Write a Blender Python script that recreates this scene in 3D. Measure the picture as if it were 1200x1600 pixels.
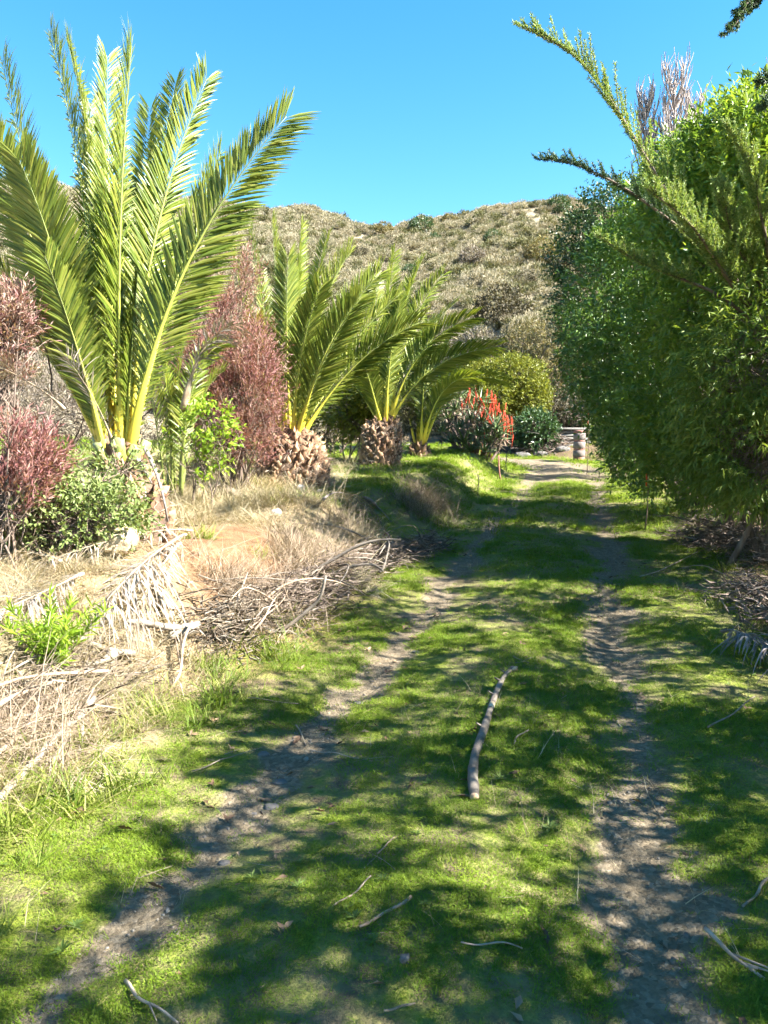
import bpy, math, random
import numpy as np
from mathutils import Vector, Matrix

for _o in list(bpy.data.objects):
    bpy.data.objects.remove(_o)
scene = bpy.context.scene
C = scene.collection
R = math.radians

# ------------------------------------------------------------------ camera
FPX = 1200.0                       # focal length in pixels of the 1200 x 1600 photograph
PITCH = math.atan(110 / 1200)      # camera looks slightly down
CAMZ = 1.5
cam_d = bpy.data.cameras.new('camera')
cam_d.sensor_fit = 'VERTICAL'
cam_d.sensor_height = 36.0
cam_d.lens = 36.0 * FPX / 1600.0
cam_d.clip_start = 0.05
cam_d.clip_end = 3000
cam = bpy.data.objects.new('camera', cam_d)
C.objects.link(cam)
cam.location = (0, 0, CAMZ)
cam.rotation_euler = (math.pi / 2 - PITCH, 0, 0)
scene.camera = cam

# ------------------------------------------------------------------ sky and sun
SUN_EL = R(41)
SUN_AZ = R(108)                    # clockwise from +Y: from the right, a little behind the camera
sun_dir = Vector((math.sin(SUN_AZ) * math.cos(SUN_EL), math.cos(SUN_AZ) * math.cos(SUN_EL), math.sin(SUN_EL)))
world = bpy.data.worlds.new('World')
scene.world = world
world.use_nodes = True
wn = world.node_tree.nodes
wn.clear()
sky = wn.new('ShaderNodeTexSky')
sky.sky_type = 'NISHITA'
sky.sun_disc = False
sky.sun_elevation = SUN_EL
sky.sun_rotation = SUN_AZ
sky.altitude = 0
sky.air_density = 1.0
sky.dust_density = 0.1
sky.ozone_density = 1.0
bg = wn.new('ShaderNodeBackground')
bg.inputs['Strength'].default_value = 0.052
wo = wn.new('ShaderNodeOutputWorld')
hsv = wn.new('ShaderNodeHueSaturation')       # the deep clear blue of this day
hsv.inputs['Hue'].default_value = 0.492
hsv.inputs['Saturation'].default_value = 1.40
world.node_tree.links.new(sky.outputs[0], hsv.inputs['Color'])
world.node_tree.links.new(hsv.outputs[0], bg.inputs[0])
world.node_tree.links.new(bg.outputs[0], wo.inputs[0])
sun_l = bpy.data.lights.new('sun', 'SUN')
sun_l.energy = 5.0
sun_l.angle = R(0.53)
sun_l.color = (1.0, 0.95, 0.86)
sun_o = bpy.data.objects.new('sun', sun_l)
C.objects.link(sun_o)
sun_o.rotation_euler = (-sun_dir).to_track_quat('-Z', 'Y').to_euler()

vs = scene.view_settings
vs.view_transform = 'Standard'
vs.look = 'None'
vs.gamma = 1.0
vs.use_curve_mapping = False
vs.exposure = 2.85
scene.render.engine = 'CYCLES'
scene.cycles.use_denoising = True
scene.cycles.max_bounces = 5
scene.cycles.diffuse_bounces = 3
scene.cycles.transmission_bounces = 4
scene.cycles.glossy_bounces = 2
scene.cycles.use_adaptive_sampling = True
scene.cycles.adaptive_threshold = 0.04
scene.cycles.adaptive_min_samples = 24

# ------------------------------------------------------------------ helpers
rng = np.random.default_rng(7)
random.seed(7)
CP, SP = math.cos(PITCH), math.sin(PITCH)


def ray(px, py):
    u = (px - 600) / FPX
    v = -(py - 800) / FPX
    return Vector((u, CP + v * SP, -SP + v * CP))


def P(px, py, t):
    """world point seen at a photograph pixel at depth t metres"""
    return Vector((0, 0, CAMZ)) + ray(px, py) * t


def unit(a):
    return a / np.maximum(np.linalg.norm(a, axis=-1, keepdims=True), 1e-9)


def sstep(a, b, x):
    t = np.clip((x - a) / (b - a), 0, 1)
    return t * t * (3 - 2 * t)


def _hash(ix, iy, iz):
    h = (ix.astype(np.int64) * 374761393 + iy.astype(np.int64) * 668265263 + iz.astype(np.int64) * 2147483647) & 0xFFFFFFFF
    h = ((h ^ (h >> 13)) * 1274126177) & 0xFFFFFFFF
    h = ((h ^ (h >> 16)) * 2246822519) & 0xFFFFFFFF
    h = h ^ (h >> 15)
    return (h & 0xFFFF) / 65535.0


def vnoise(x, y, z=None):
    """value noise, 0..1"""
    x = np.asarray(x, float)
    y = np.asarray(y, float)
    z = np.zeros_like(x) if z is None else np.asarray(z, float)
    fx, fy, fz = np.floor(x), np.floor(y), np.floor(z)
    tx, ty, tz = x - fx, y - fy, z - fz
    tx, ty, tz = [t * t * (3 - 2 * t) for t in (tx, ty, tz)]
    r = 0
    for i in (0, 1):
        for j in (0, 1):
            for k in (0, 1):
                w = (tx if i else 1 - tx) * (ty if j else 1 - ty) * (tz if k else 1 - tz)
                r = r + w * _hash(fx + i, fy + j, fz + k)
    return r


def fbm(x, y, o=4):
    r, a, s = 0, 0.5, 1.0
    for i in range(o):
        r = r + a * vnoise(np.asarray(x) * s + 17.3 * i, np.asarray(y) * s - 9.1 * i)
        a *= 0.5
        s *= 2.03
    return r / (1 - 0.5 ** o)


def mesh_np(name, V, faces, mat, attrs=None, smooth=False):
    """faces: list of int arrays (n,3) or (n,4)"""
    me = bpy.data.meshes.new(name)
    V = np.asarray(V, np.float32).reshape(-1, 3)
    faces = [np.asarray(f, np.int32) for f in faces if len(f)]
    me.vertices.add(len(V))
    me.vertices.foreach_set('co', V.ravel())
    if faces:
        loops = np.concatenate([f.ravel() for f in faces])
        tot = np.concatenate([np.full(len(f), f.shape[1], np.int32) for f in faces])
        st = np.concatenate([[0], np.cumsum(tot)[:-1]]).astype(np.int32)
        me.loops.add(len(loops))
        me.loops.foreach_set('vertex_index', loops)
        me.polygons.add(len(tot))
        me.polygons.foreach_set('loop_start', st)
        me.polygons.foreach_set('loop_total', tot)
        if smooth:
            me.polygons.foreach_set('use_smooth', np.ones(len(tot), bool))
    for k, a in (attrs or {}).items():
        a = np.asarray(a)
        ty = 'INT' if a.dtype.kind == 'i' else ('FLOAT_VECTOR' if a.ndim == 2 else 'FLOAT')
        at = me.attributes.new(k, ty, 'POINT')
        if ty == 'FLOAT_VECTOR':
            at.data.foreach_set('vector', a.astype(np.float32).ravel())
        else:
            at.data.foreach_set('value', a if ty == 'INT' else a.astype(np.float32))
    me.update(calc_edges=True)
    me.validate()
    if mat is not None:
        me.materials.append(mat)
    return me


def link(name, me, parent=None, loc=(0, 0, 0), rot=None):
    o = bpy.data.objects.new(name, me)
    C.objects.link(o)
    o.location = loc
    if rot is not None:
        o.rotation_euler = rot
    if parent is not None:
        o.parent = parent
    return o


def tag(o, label=None, cat=None, group=None, kind=None):
    if label: o['label'] = label
    if cat: o['category'] = cat
    if group: o['group'] = group
    if kind: o['kind'] = kind
    return o


def thing(name, loc, label, cat, group=None):
    o = link(name, None, None, loc)
    o.empty_display_size = 0.2
    return tag(o, label, cat, group)


class MB:
    def __init__(s):
        s.V, s.F3, s.F4, s.n, s.A = [], [], [], 0, []

    def add(s, V, F3=None, F4=None, a=None):
        V = np.asarray(V, float).reshape(-1, 3)
        if F3 is not None and len(F3): s.F3.append(np.asarray(F3, int) + s.n)
        if F4 is not None and len(F4): s.F4.append(np.asarray(F4, int) + s.n)
        s.V.append(V)
        s.A.append(np.zeros(len(V)) if a is None else np.broadcast_to(np.asarray(a, float), (len(V),)))
        s.n += len(V)
        return s

    def mesh(s, name, mat, smooth=False):
        F = []
        if s.F3: F.append(np.concatenate(s.F3))
        if s.F4: F.append(np.concatenate(s.F4))
        return mesh_np(name, np.concatenate(s.V), F, mat, {'along': np.concatenate(s.A)}, smooth)

    def build(s, name, mat, parent=None, loc=(0, 0, 0), smooth=False, rot=None):
        return link(name, s.mesh(name, mat, smooth), parent, loc, rot)


def bez(p0, pm, p2, n):
    """quadratic curve through pm at its middle"""
    p0, pm, p2 = (np.asarray(q, float) for q in (p0, pm, p2))
    c = 2 * pm - (p0 + p2) / 2
    s = np.linspace(0, 1, n)[:, None]
    return (1 - s) ** 2 * p0 + 2 * s * (1 - s) * c + s * s * p2


def tube(mb, pts, rad, sides=6, flat=1.0, cap=True, rough=0.0, up=None):
    pts = np.asarray(pts, float)
    n = len(pts)
    rad = np.broadcast_to(np.asarray(rad, float), (n,))
    T = unit(np.gradient(pts, axis=0))
    ref = np.array([0.13, 0.31, 0.94]) if up is None else np.asarray(up, float)
    A = unit(np.cross(T, ref) + 1e-6)
    B = np.cross(A, T)
    ang = np.linspace(0, 2 * math.pi, sides, endpoint=False)
    rr = rad[:, None] * (1 + rough * (rng.random((n, sides)) - 0.5))
    V = pts[:, None] + rr[..., None] * (np.cos(ang)[None, :, None] * A[:, None] + flat * np.sin(ang)[None, :, None] * B[:, None])
    idx = np.arange(n * sides).reshape(n, sides)
    q = np.stack([idx[:-1], np.roll(idx, -1, 1)[:-1], np.roll(idx, -1, 1)[1:], idx[1:]], -1).reshape(-1, 4)
    al = np.repeat(np.linspace(0, 1, n), sides)
    V = V.reshape(-1, 3)
    F3 = []
    if cap:
        V = np.concatenate([V, pts[:1], pts[-1:]])
        al = np.concatenate([al, [0, 1]])
        a, b = n * sides, n * sides + 1
        for k in range(sides):
            k2 = (k + 1) % sides
            F3.append((a, idx[0, k2], idx[0, k]))
            F3.append((b, idx[-1, k], idx[-1, k2]))
    mb.add(V, F3, q, al)
    return mb


def wob(pts, amp):
    """bends a path a little, ends kept"""
    pts = np.asarray(pts, float).copy()
    n = len(pts)
    s = np.linspace(0, 1, n)[:, None]
    L = np.linalg.norm(pts[-1] - pts[0])
    amp = min(amp * 1.5, 0.03 * L)
    j = 0
    for k in (1, 2, 3):
        j = j + np.sin(math.pi * k * s + rng.random() * 6.28) * rng.normal(size=3) * amp / k
    return pts + (j - j[0])


def leaf_arrays(pos, d, nrm, L, W, fold=0.12, mid=0.45):
    n = len(pos)
    L = np.broadcast_to(L, (n,))[:, None]
    W = np.broadcast_to(W, (n,))[:, None]
    d = unit(d)
    side = unit(np.cross(d, nrm))
    nn = np.cross(side, d)
    m = pos + d * L * mid
    V = np.stack([pos, m + side * W / 2 + nn * W * fold, pos + d * L - nn * L * 0.06, m - side * W / 2 + nn * W * fold], 1)
    i = np.arange(n)[:, None] * 4
    F = np.concatenate([i + np.array([[0, 1, 2]]), i + np.array([[0, 2, 3]])])
    return V.reshape(-1, 3), F


def rdir(n):
    return unit(rng.normal(size=(n, 3)))


# ------------------------------------------------------------------ materials
def new_mat(name):
    m = bpy.data.materials.new(name)
    m.use_nodes = True
    nt = m.node_tree
    nt.nodes.clear()
    return m, nt, nt.nodes, nt.links


def ramp(nt, fac, stops):
    r = nt.nodes.new('ShaderNodeValToRGB')
    el = r.color_ramp.elements
    while len(el) < len(stops):
        el.new(0.5)
    for e, (p, c) in zip(el, stops):
        e.position = p
        e.color = (*c, 1)
    nt.links.new(fac, r.inputs[0])
    return r.outputs[0]


def noise(nt, scale, detail=3, rough=0.55, coord=None):
    n = nt.nodes.new('ShaderNodeTexNoise')
    n.inputs['Scale'].default_value = scale
    n.inputs['Detail'].default_value = detail
    n.inputs['Roughness'].default_value = rough
    if coord is not None:
        nt.links.new(coord, n.inputs['Vector'])
    return n.outputs['Fac']


def mixc(nt, fac, a, b, mode='MIX'):
    m = nt.nodes.new('ShaderNodeMix')
    m.data_type = 'RGBA'
    m.blend_type = mode
    m.clamp_factor = True
    for s, v in ((0, fac), (6, a), (7, b)):
        if hasattr(v, 'links'):
            nt.links.new(v, m.inputs[s])
        elif isinstance(v, (int, float)):
            m.inputs[s].default_value = v
        else:
            m.inputs[s].default_value = (*v, 1)
    return m.outputs[2]


def mathn(nt, op, a, b=0.0, clamp=False):
    m = nt.nodes.new('ShaderNodeMath')
    m.operation = op
    m.use_clamp = clamp
    for i, v in enumerate((a, b)):
        if hasattr(v, 'links'):
            nt.links.new(v, m.inputs[i])
        else:
            m.inputs[i].default_value = v
    return m.outputs[0]


def attr(nt, name):
    a = nt.nodes.new('ShaderNodeAttribute')
    a.attribute_name = name
    return a.outputs['Fac']


def leaf_mat(name, cols, trans=0.35, rough=0.5, spec=0.35, inst=False, patch=None, back=None, tboost=1.0):
    """thin leaf: colours vary leaf by leaf; light shines through"""
    m, nt, N, Lk = new_mat(name)
    g = N.new('ShaderNodeNewGeometry')
    fac = g.outputs['Random Per Island']
    if inst:
        oi = N.new('ShaderNodeObjectInfo')
        fac = mathn(nt, 'ADD', mathn(nt, 'MULTIPLY', oi.outputs['Random'], 0.65), mathn(nt, 'MULTIPLY', fac, 0.35))
    if patch:
        nz = noise(nt, patch, 2, coord=g.outputs['Position'])
        fac = mathn(nt, 'ADD', mathn(nt, 'MULTIPLY', fac, 0.5), mathn(nt, 'MULTIPLY', mathn(nt, 'SUBTRACT', nz, 0.25), 1.0), True)
    k = len(cols)
    col = ramp(nt, fac, [(i / max(k - 1, 1), c) for i, c in enumerate(cols)])
    bs = N.new('ShaderNodeBsdfPrincipled')
    bs.inputs['Roughness'].default_value = rough
    bs.inputs['Specular IOR Level'].default_value = spec
    Lk.new(col, bs.inputs['Base Color'])
    tr = N.new('ShaderNodeBsdfTranslucent')
    tc = mixc(nt, 1.0, col, (1.15 * tboost, 1.1 * tboost, 0.55 * tboost), 'MULTIPLY')
    Lk.new(tc, tr.inputs['Color'])
    mx = N.new('ShaderNodeMixShader')
    mx.inputs[0].default_value = trans
    Lk.new(bs.outputs[0], mx.inputs[1])
    Lk.new(tr.outputs[0], mx.inputs[2])
    out = N.new('ShaderNodeOutputMaterial')
    Lk.new(mx.outputs[0], out.inputs['Surface'])
    return m


def solid_mat(name, stops, scale=6.0, detail=5, rough=0.85, bump=0.4, bscale=30, stretch=None, along=None, spec=0.3, bdist=0.01, inst=False):
    """bark, stone, soil: noise ramp and bump; along = colour stops along the piece"""
    m, nt, N, Lk = new_mat(name)
    tc = N.new('ShaderNodeTexCoord')
    mp = N.new('ShaderNodeMapping')
    Lk.new(tc.outputs['Object'], mp.inputs[0])
    if stretch:
        mp.inputs['Scale'].default_value = stretch
    f = noise(nt, scale, detail, 0.6, mp.outputs[0])
    if inst:
        oi = N.new('ShaderNodeObjectInfo')
        f = mathn(nt, 'ADD', mathn(nt, 'MULTIPLY', f, 0.5), mathn(nt, 'MULTIPLY', oi.outputs['Random'], 0.5))
    col = ramp(nt, f, stops)
    if along:
        c2 = ramp(nt, attr(nt, 'along'), along)
        col = mixc(nt, 0.35, c2, mixc(nt, 1.0, c2, col, 'MULTIPLY'))
    bs = N.new('ShaderNodeBsdfPrincipled')
    bs.inputs['Roughness'].default_value = rough
    bs.inputs['Specular IOR Level'].default_value = spec
    Lk.new(col, bs.inputs['Base Color'])
    if bump:
        b = N.new('ShaderNodeBump')
        b.inputs['Strength'].default_value = bump
        b.inputs['Distance'].default_value = bdist
        Lk.new(noise(nt, bscale, 6, 0.65, mp.outputs[0]), b.inputs['Height'])
        Lk.new(b.outputs[0], bs.inputs['Normal'])
    out = N.new('ShaderNodeOutputMaterial')
    Lk.new(bs.outputs[0], out.inputs['Surface'])
    return m


# ------------------------------------------------------------------ scatter for stuff nobody could count
def scatter(name, pts, rot, scl, variants, label=None, cat=None, parent=None):
    n = len(pts)
    me = mesh_np(name, pts, [], None, {'rot': np.asarray(rot, float).reshape(n, 3), 'scl': np.asarray(scl, float),
                                       'idx': rng.integers(0, len(variants), n).astype(np.int32)})
    o = link(name, me, parent)
    tag(o, label, cat, None, 'stuff')
    col = bpy.data.collections.new(name + '_pieces')
    for v in variants:
        col.objects.link(bpy.data.objects.new(v.name, v))
    ng = bpy.data.node_groups.new(name, 'GeometryNodeTree')
    ng.interface.new_socket('Geometry', in_out='INPUT', socket_type='NodeSocketGeometry')
    ng.interface.new_socket('Geometry', in_out='OUTPUT', socket_type='NodeSocketGeometry')
    N, Lk = ng.nodes, ng.links
    gi, go = N.new('NodeGroupInput'), N.new('NodeGroupOutput')
    ip = N.new('GeometryNodeInstanceOnPoints')
    ci = N.new('GeometryNodeCollectionInfo')
    ci.inputs['Collection'].default_value = col
    ci.inputs['Separate Children'].default_value = True
    ci.inputs['Reset Children'].default_value = True

    def na(k, t):
        a = N.new('GeometryNodeInputNamedAttribute')
        a.data_type = t
        a.inputs['Name'].default_value = k
        return a.outputs['Attribute']
    e2r = N.new('FunctionNodeEulerToRotation')
    Lk.new(na('rot', 'FLOAT_VECTOR'), e2r.inputs[0])
    Lk.new(gi.outputs[0], ip.inputs['Points'])
    Lk.new(ci.outputs[0], ip.inputs['Instance'])
    ip.inputs['Pick Instance'].default_value = True
    Lk.new(na('idx', 'INT'), ip.inputs['Instance Index'])
    Lk.new(e2r.outputs[0], ip.inputs['Rotation'])
    Lk.new(na('scl', 'FLOAT'), ip.inputs['Scale'])
    Lk.new(ip.outputs[0], go.inputs[0])
    md = o.modifiers.new('scatter', 'NODES')
    md.node_group = ng
    return o

# ================================================================== TERRAIN
CL = np.array([(-3.2, -10), (-0.594, 0), (0.03, 2.34), (2.0, 9.75), (4.73, 20), (5.55, 23.3), (5.75, 25.6), (5.2, 27.6), (3.6, 28.9), (0.5, 30), (-8, 32), (-40, 36)], float)
_cs = []
for _a, _b in zip(CL[:-1], CL[1:]):
    _k = max(3, int(np.linalg.norm(_b - _a) / 0.3))
    _cs.append(_a + (_b - _a) * np.linspace(0, 1, _k, endpoint=False)[:, None])
CS = np.concatenate(_cs)
for _i in range(6):
    CS[1:-1] = (CS[:-2] + 2 * CS[1:-1] + CS[2:]) / 4
CT = unit(np.gradient(CS, axis=0))


def path_u(x, y):
    """signed distance to the centre of the track, left negative"""
    x = np.asarray(x, float)
    y = np.asarray(y, float)
    sh = x.shape
    p = np.stack([x.ravel(), y.ravel()], 1)
    out = np.empty(len(p))
    for s in range(0, len(p), 20000):
        q = p[s:s + 20000]
        d = q[:, None] - CS[None]
        i = np.argmin((d ** 2).sum(-1), 1)
        dd = d[np.arange(len(q)), i]
        tt = CT[i]
        sg = tt[:, 1] * dd[:, 0] - tt[:, 0] * dd[:, 1]
        out[s:s + 20000] = np.sign(sg) * np.sqrt((dd ** 2).sum(-1))
    return out.reshape(sh)


HX = np.array([-140, -90, -60, -45, -30, -16, -3.3, 6, 12, 18, 24, 34, 60, 120], float)
HZ = np.array([24, 28, 30, 29.3, 29.5, 29.6, 28.0, 28.9, 30.4, 31.4, 31.0, 29, 24, 20], float)


def hill_h(x, y):
    xr = np.clip(x, -140, 120)
    q = y + 0.35 * np.maximum(-x, 0) * sstep(10, 40, y)
    zr = np.interp(xr, HX, HZ) + (fbm(x * 0.12, y * 0.12, 3) - 0.5) * 1.6
    t = (q - 35) / 65.0
    lin = np.where(t < 0.9, t, 0.9 + 0.1 * np.tanh((t - 0.9) / 0.1))
    lin = np.log1p(np.exp(np.clip(lin * 40, -50, 50))) / 40
    return (zr - 1.0) * lin * (1 - 0.25 * sstep(1.1, 2.2, t)) + (fbm(x * 0.22, y * 0.22, 3) - 0.5) * 2.2 * sstep(0.05, 0.3, t)


def H(x, y, u=None):
    x = np.asarray(x, float)
    y = np.asarray(y, float)
    if u is None:
        u = path_u(x, y)
    yc = np.minimum(y, 36)
    z = 0.035 * np.log1p(np.exp(np.clip((yc - 5) / 1.2, -30, 30))) * 1.2
    ub = u + (fbm(x * 0.7, y * 0.7, 3) - 0.5) * 0.7
    z = z + 0.6 * sstep(-1.45, -2.75, ub) + 0.16 * sstep(-3.2, -8, ub)
    z = z + 0.38 * sstep(1.7, 4.2, ub)
    rut = np.exp(-((np.abs(u) - 0.76) / 0.25) ** 2)
    z = z - 0.035 * rut * (y > -5)
    z = z + 0.03 * np.exp(-(u / 0.35) ** 2)
    z = z + (fbm(x * 1.3, y * 1.3, 3) - 0.5) * 0.07 + (fbm(x * 6, y * 6, 2) - 0.5) * 0.018
    z = z + (fbm(x * 0.9 + 5, y * 0.9, 3) - 0.5) * 0.22 * sstep(-1.6, -2.6, u)
    return z + hill_h(x, y)


def H1(x, y):
    return float(H(np.array([x]), np.array([y]))[0])


def G(px, py, lift=0.0):
    """point of the ground seen at a photograph pixel"""
    d = ray(px, py)
    t = np.concatenate([np.arange(1.2, 14, 0.02), np.arange(14, 60, 0.08)])
    g = CAMZ + d.z * t - H(d.x * t, d.y * t)
    i = int(np.argmax(g < 0)) if (g < 0).any() else len(t) - 1
    return Vector((d.x * t[i], d.y * t[i], CAMZ + d.z * t[i] + lift))


def masks(x, y, u):
    n1 = fbm(x * 1.7, y * 1.7, 4) - 0.5
    n2 = fbm(x * 5 + 9, y * 5, 3) - 0.5
    n3 = fbm(x * 0.8 + 31, y * 0.8 + 4, 3) - 0.5
    uu = u + n1 * 0.42 + n2 * 0.34
    rl = np.exp(-((uu + 0.78) / 0.155) ** 2) * np.clip(1.0 + 1.6 * n3, .62, 1.1)
    rr = np.exp(-((uu - 0.80) / 0.225) ** 2) * np.clip(1.0 + 1.4 * n3, .68, 1.1)
    rut = np.maximum(rl, rr)
    far = sstep(17, 21, y) * sstep(1.35, 0.95, np.abs(uu)) * np.where(u > 0, 0.75, 1.0)
    rut = np.clip(np.maximum(rut, far), 0, 1) * (y < 60)
    ud = u + n1 * 0.7
    dry = sstep(-1.45, -1.9, ud)
    dry = dry * (1 - 0.95 * sstep(8.6, 10.5, y + n3 * 2) * sstep(-3.9, -3.0, ud))
    dry = dry * (1 - 0.8 * sstep(12.5, 14, y))
    lit = sstep(1.75, 2.5, u + n1 * 1.2) * (y < 40)
    hill = sstep(33, 38, y + 0.35 * np.maximum(-x, 0))
    ctr = G0
    soil = np.exp(-(((x - ctr[0] + .3 * n1) / 0.75) ** 2 + ((y - ctr[1] + n3) / 1.3) ** 2)) * 1.5
    return rut, np.clip(dry, 0, 1), lit, hill, np.clip(soil, 0, 1)


G0 = (-1.35, 6.3)
_g = G(370, 872)
G0 = (_g.x, _g.y)


def grow(a, b, s, k):
    r = [a]
    while r[-1] < b:
        r.append(r[-1] + s)
        s *= k
    return np.array(r)


gx = np.concatenate([-grow(4.0, 420, 0.1, 1.075)[::-1], np.arange(-3.92, 6.0, 0.08), grow(6.0, 420, 0.1, 1.075)])
gy = np.concatenate([-grow(-1.0, 60, 0.25, 1.2)[::-1], np.arange(1.08, 11, 0.07), np.arange(11, 33, 0.16), grow(33, 500, 0.3, 1.035)])
gx = np.unique(np.round(gx, 4))
gy = np.unique(np.round(gy, 4))
XX, YY = np.meshgrid(gx, gy)
UU = path_u(XX, YY)
ZZ = H(XX, YY, UU)
mk = masks(XX, YY, UU)
GV = np.stack([XX, YY, ZZ], -1).reshape(-1, 3)
ny, nx = XX.shape
gi_ = np.arange(ny * nx).reshape(ny, nx)
quads = np.stack([gi_[:-1, :-1], gi_[:-1, 1:], gi_[1:, 1:], gi_[1:, :-1]], -1).reshape(-1, 4)


def ground_mat():
    m, nt, N, Lk = new_mat('ground_cover')
    g = N.new('ShaderNodeNewGeometry')
    pos = g.outputs['Position']
    nA, nB, nC, nD = noise(nt, 1.6, 5, 0.6, pos), noise(nt, 9, 5, 0.65, pos), noise(nt, 45, 4, 0.7, pos), noise(nt, 160, 3, 0.7, pos)
    soil = ramp(nt, nB, [(0.25, (0.09, 0.068, 0.04)), (0.5, (0.18, 0.145, 0.085)), (0.75, (0.28, 0.235, 0.16))])
    green = ramp(nt, nC, [(0.3, (0.07, 0.095, 0.012)), (0.5, (0.13, 0.165, 0.02)), (0.72, (0.22, 0.235, 0.04))])
    gm = mathn(nt, 'ADD', mathn(nt, 'MULTIPLY', nB, 0.6), mathn(nt, 'MULTIPLY', nA, 0.6))
    gm = mathn(nt, 'MULTIPLY', mathn(nt, 'SUBTRACT', gm, 0.50), 5.0, True)
    col = mixc(nt, gm, soil, green)
    # gravelly wheel tracks
    vo = N.new('ShaderNodeTexVoronoi')
    vo.inputs['Scale'].default_value = 55
    Lk.new(pos, vo.inputs['Vector'])
    peb = ramp(nt, vo.outputs['Color'], [(0.1, (0.085, 0.067, 0.045)), (0.5, (0.165, 0.132, 0.088)), (0.95, (0.31, 0.26, 0.19))])
    dust = ramp(nt, nB, [(0.3, (0.10, 0.078, 0.05)), (0.7, (0.21, 0.168, 0.112))])
    trk = mixc(nt, mathn(nt, 'MULTIPLY', mathn(nt, 'SUBTRACT', nC, 0.3), 2.2, True), dust, peb)
    rf = mathn(nt, 'MULTIPLY', mathn(nt, 'SUBTRACT', mathn(nt, 'ADD', attr(nt, 'rut'), mathn(nt, 'MULTIPLY', mathn(nt, 'SUBTRACT', nB, 0.5), 1.1)), 0.36), 3.5, True)
    col = mixc(nt, rf, col, trk)
    # straw bank
    straw = ramp(nt, nC, [(0.25, (0.16, 0.115, 0.065)), (0.5, (0.28, 0.22, 0.135)), (0.75, (0.40, 0.34, 0.24))])
    straw = mixc(nt, mathn(nt, 'MULTIPLY', mathn(nt, 'SUBTRACT', nA, 0.52), 4.0, True), straw, (0.14, 0.17, 0.05))
    df = mathn(nt, 'MULTIPLY', mathn(nt, 'SUBTRACT', mathn(nt, 'ADD', attr(nt, 'dry'), mathn(nt, 'MULTIPLY', mathn(nt, 'SUBTRACT', nB, 0.5), 0.8)), 0.25), 2.5, True)
    col = mixc(nt, df, col, straw)
    orange = ramp(nt, nB, [(0.3, (0.12, 0.066, 0.034)), (0.7, (0.22, 0.13, 0.072))])
    col = mixc(nt, attr(nt, 'soil'), col, orange)
    # leaf litter under the shrubs
    lit = ramp(nt, nC, [(0.25, (0.045, 0.03, 0.02)), (0.55, (0.13, 0.085, 0.055)), (0.8, (0.27, 0.19, 0.12))])
    col = mixc(nt, mathn(nt, 'MULTIPLY', attr(nt, 'litter'), 0.9), col, lit)
    hl = ramp(nt, noise(nt, 0.7, 6, 0.7, pos), [(0.3, (0.18, 0.15, 0.10)), (0.5, (0.215, 0.185, 0.125)), (0.72, (0.25, 0.215, 0.15))])
    col = mixc(nt, attr(nt, 'hillm'), col, hl)
    bs = N.new('ShaderNodeBsdfPrincipled')
    bs.inputs['Roughness'].default_value = 0.95
    bs.inputs['Specular IOR Level'].default_value = 0.12
    Lk.new(col, bs.inputs['Base Color'])
    b = N.new('ShaderNodeBump')
    b.inputs['Strength'].default_value = 0.8
    b.inputs['Distance'].default_value = 0.02
    hh = mathn(nt, 'ADD', nC, mathn(nt, 'ADD', mathn(nt, 'MULTIPLY', nD, 0.5), mathn(nt, 'MULTIPLY', mathn(nt, 'SUBTRACT', 0.6, vo.outputs['Distance']), 0.5)))
    Lk.new(hh, b.inputs['Height'])
    Lk.new(b.outputs[0], bs.inputs['Normal'])
    out = N.new('ShaderNodeOutputMaterial')
    Lk.new(bs.outputs[0], out.inputs['Surface'])
    return m


M_ground = ground_mat()
qc = quads[:, 0]
fr = mk[0].ravel()
fu = np.abs(UU.ravel())
is_hill = (mk[3].ravel()[qc] > 0.5)
is_path = (~is_hill) & (GV[qc, 1] < 34) & (fu[qc] < 1.45) & (GV[qc, 0] > -20)
for nm, sel, lab in (('dirt_path', is_path, 'two grassy wheel tracks of worn gravel leading uphill'),
                     ('hill', is_hill, 'dry scrub covered hillside under the sky'),
                     ('ground', ~is_hill & ~is_path, 'ground beside the track')):
    q = quads[sel]
    used, inv = np.unique(q, return_inverse=True)
    me = mesh_np(nm, GV[used], [inv.reshape(-1, 4)], M_ground,
                 {'rut': mk[0].ravel()[used], 'dry': mk[1].ravel()[used], 'litter': mk[2].ravel()[used],
                  'hillm': mk[3].ravel()[used], 'soil': mk[4].ravel()[used]}, True)
    tag(link(nm, me), lab, None, None, 'structure')

# ------------------------------------------------------------------ grass, straw, pebbles, litter (stuff)
M_grass = leaf_mat('grass_blade', [(0.065, 0.109, 0.010), (0.106, 0.173, 0.014), (0.166, 0.237, 0.020), (0.274, 0.307, 0.050)], 0.4, 0.55, 0.2, inst=True, patch=1.1)
M_tall = leaf_mat('tall_grass_blade', [(0.06, 0.10, 0.012), (0.11, 0.17, 0.02), (0.20, 0.23, 0.05), (0.34, 0.30, 0.13)], 0.4, 0.5, 0.2, inst=True)
M_straw = leaf_mat('straw_blade', [(0.142, 0.103, 0.059), (0.272, 0.217, 0.130), (0.350, 0.301, 0.194), (0.415, 0.371, 0.272)], 0.25, 0.6, 0.15, inst=True)
M_greystraw = leaf_mat('grey_straw', [(0.118, 0.086, 0.062), (0.246, 0.190, 0.137), (0.375, 0.305, 0.230)], 0.15, 0.7, 0.1, inst=True)
M_litter = leaf_mat('dead_leaf', [(0.035, 0.022, 0.015), (0.10, 0.06, 0.035), (0.20, 0.13, 0.08), (0.33, 0.24, 0.15)], 0.1, 0.6, 0.25, inst=True)
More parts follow.
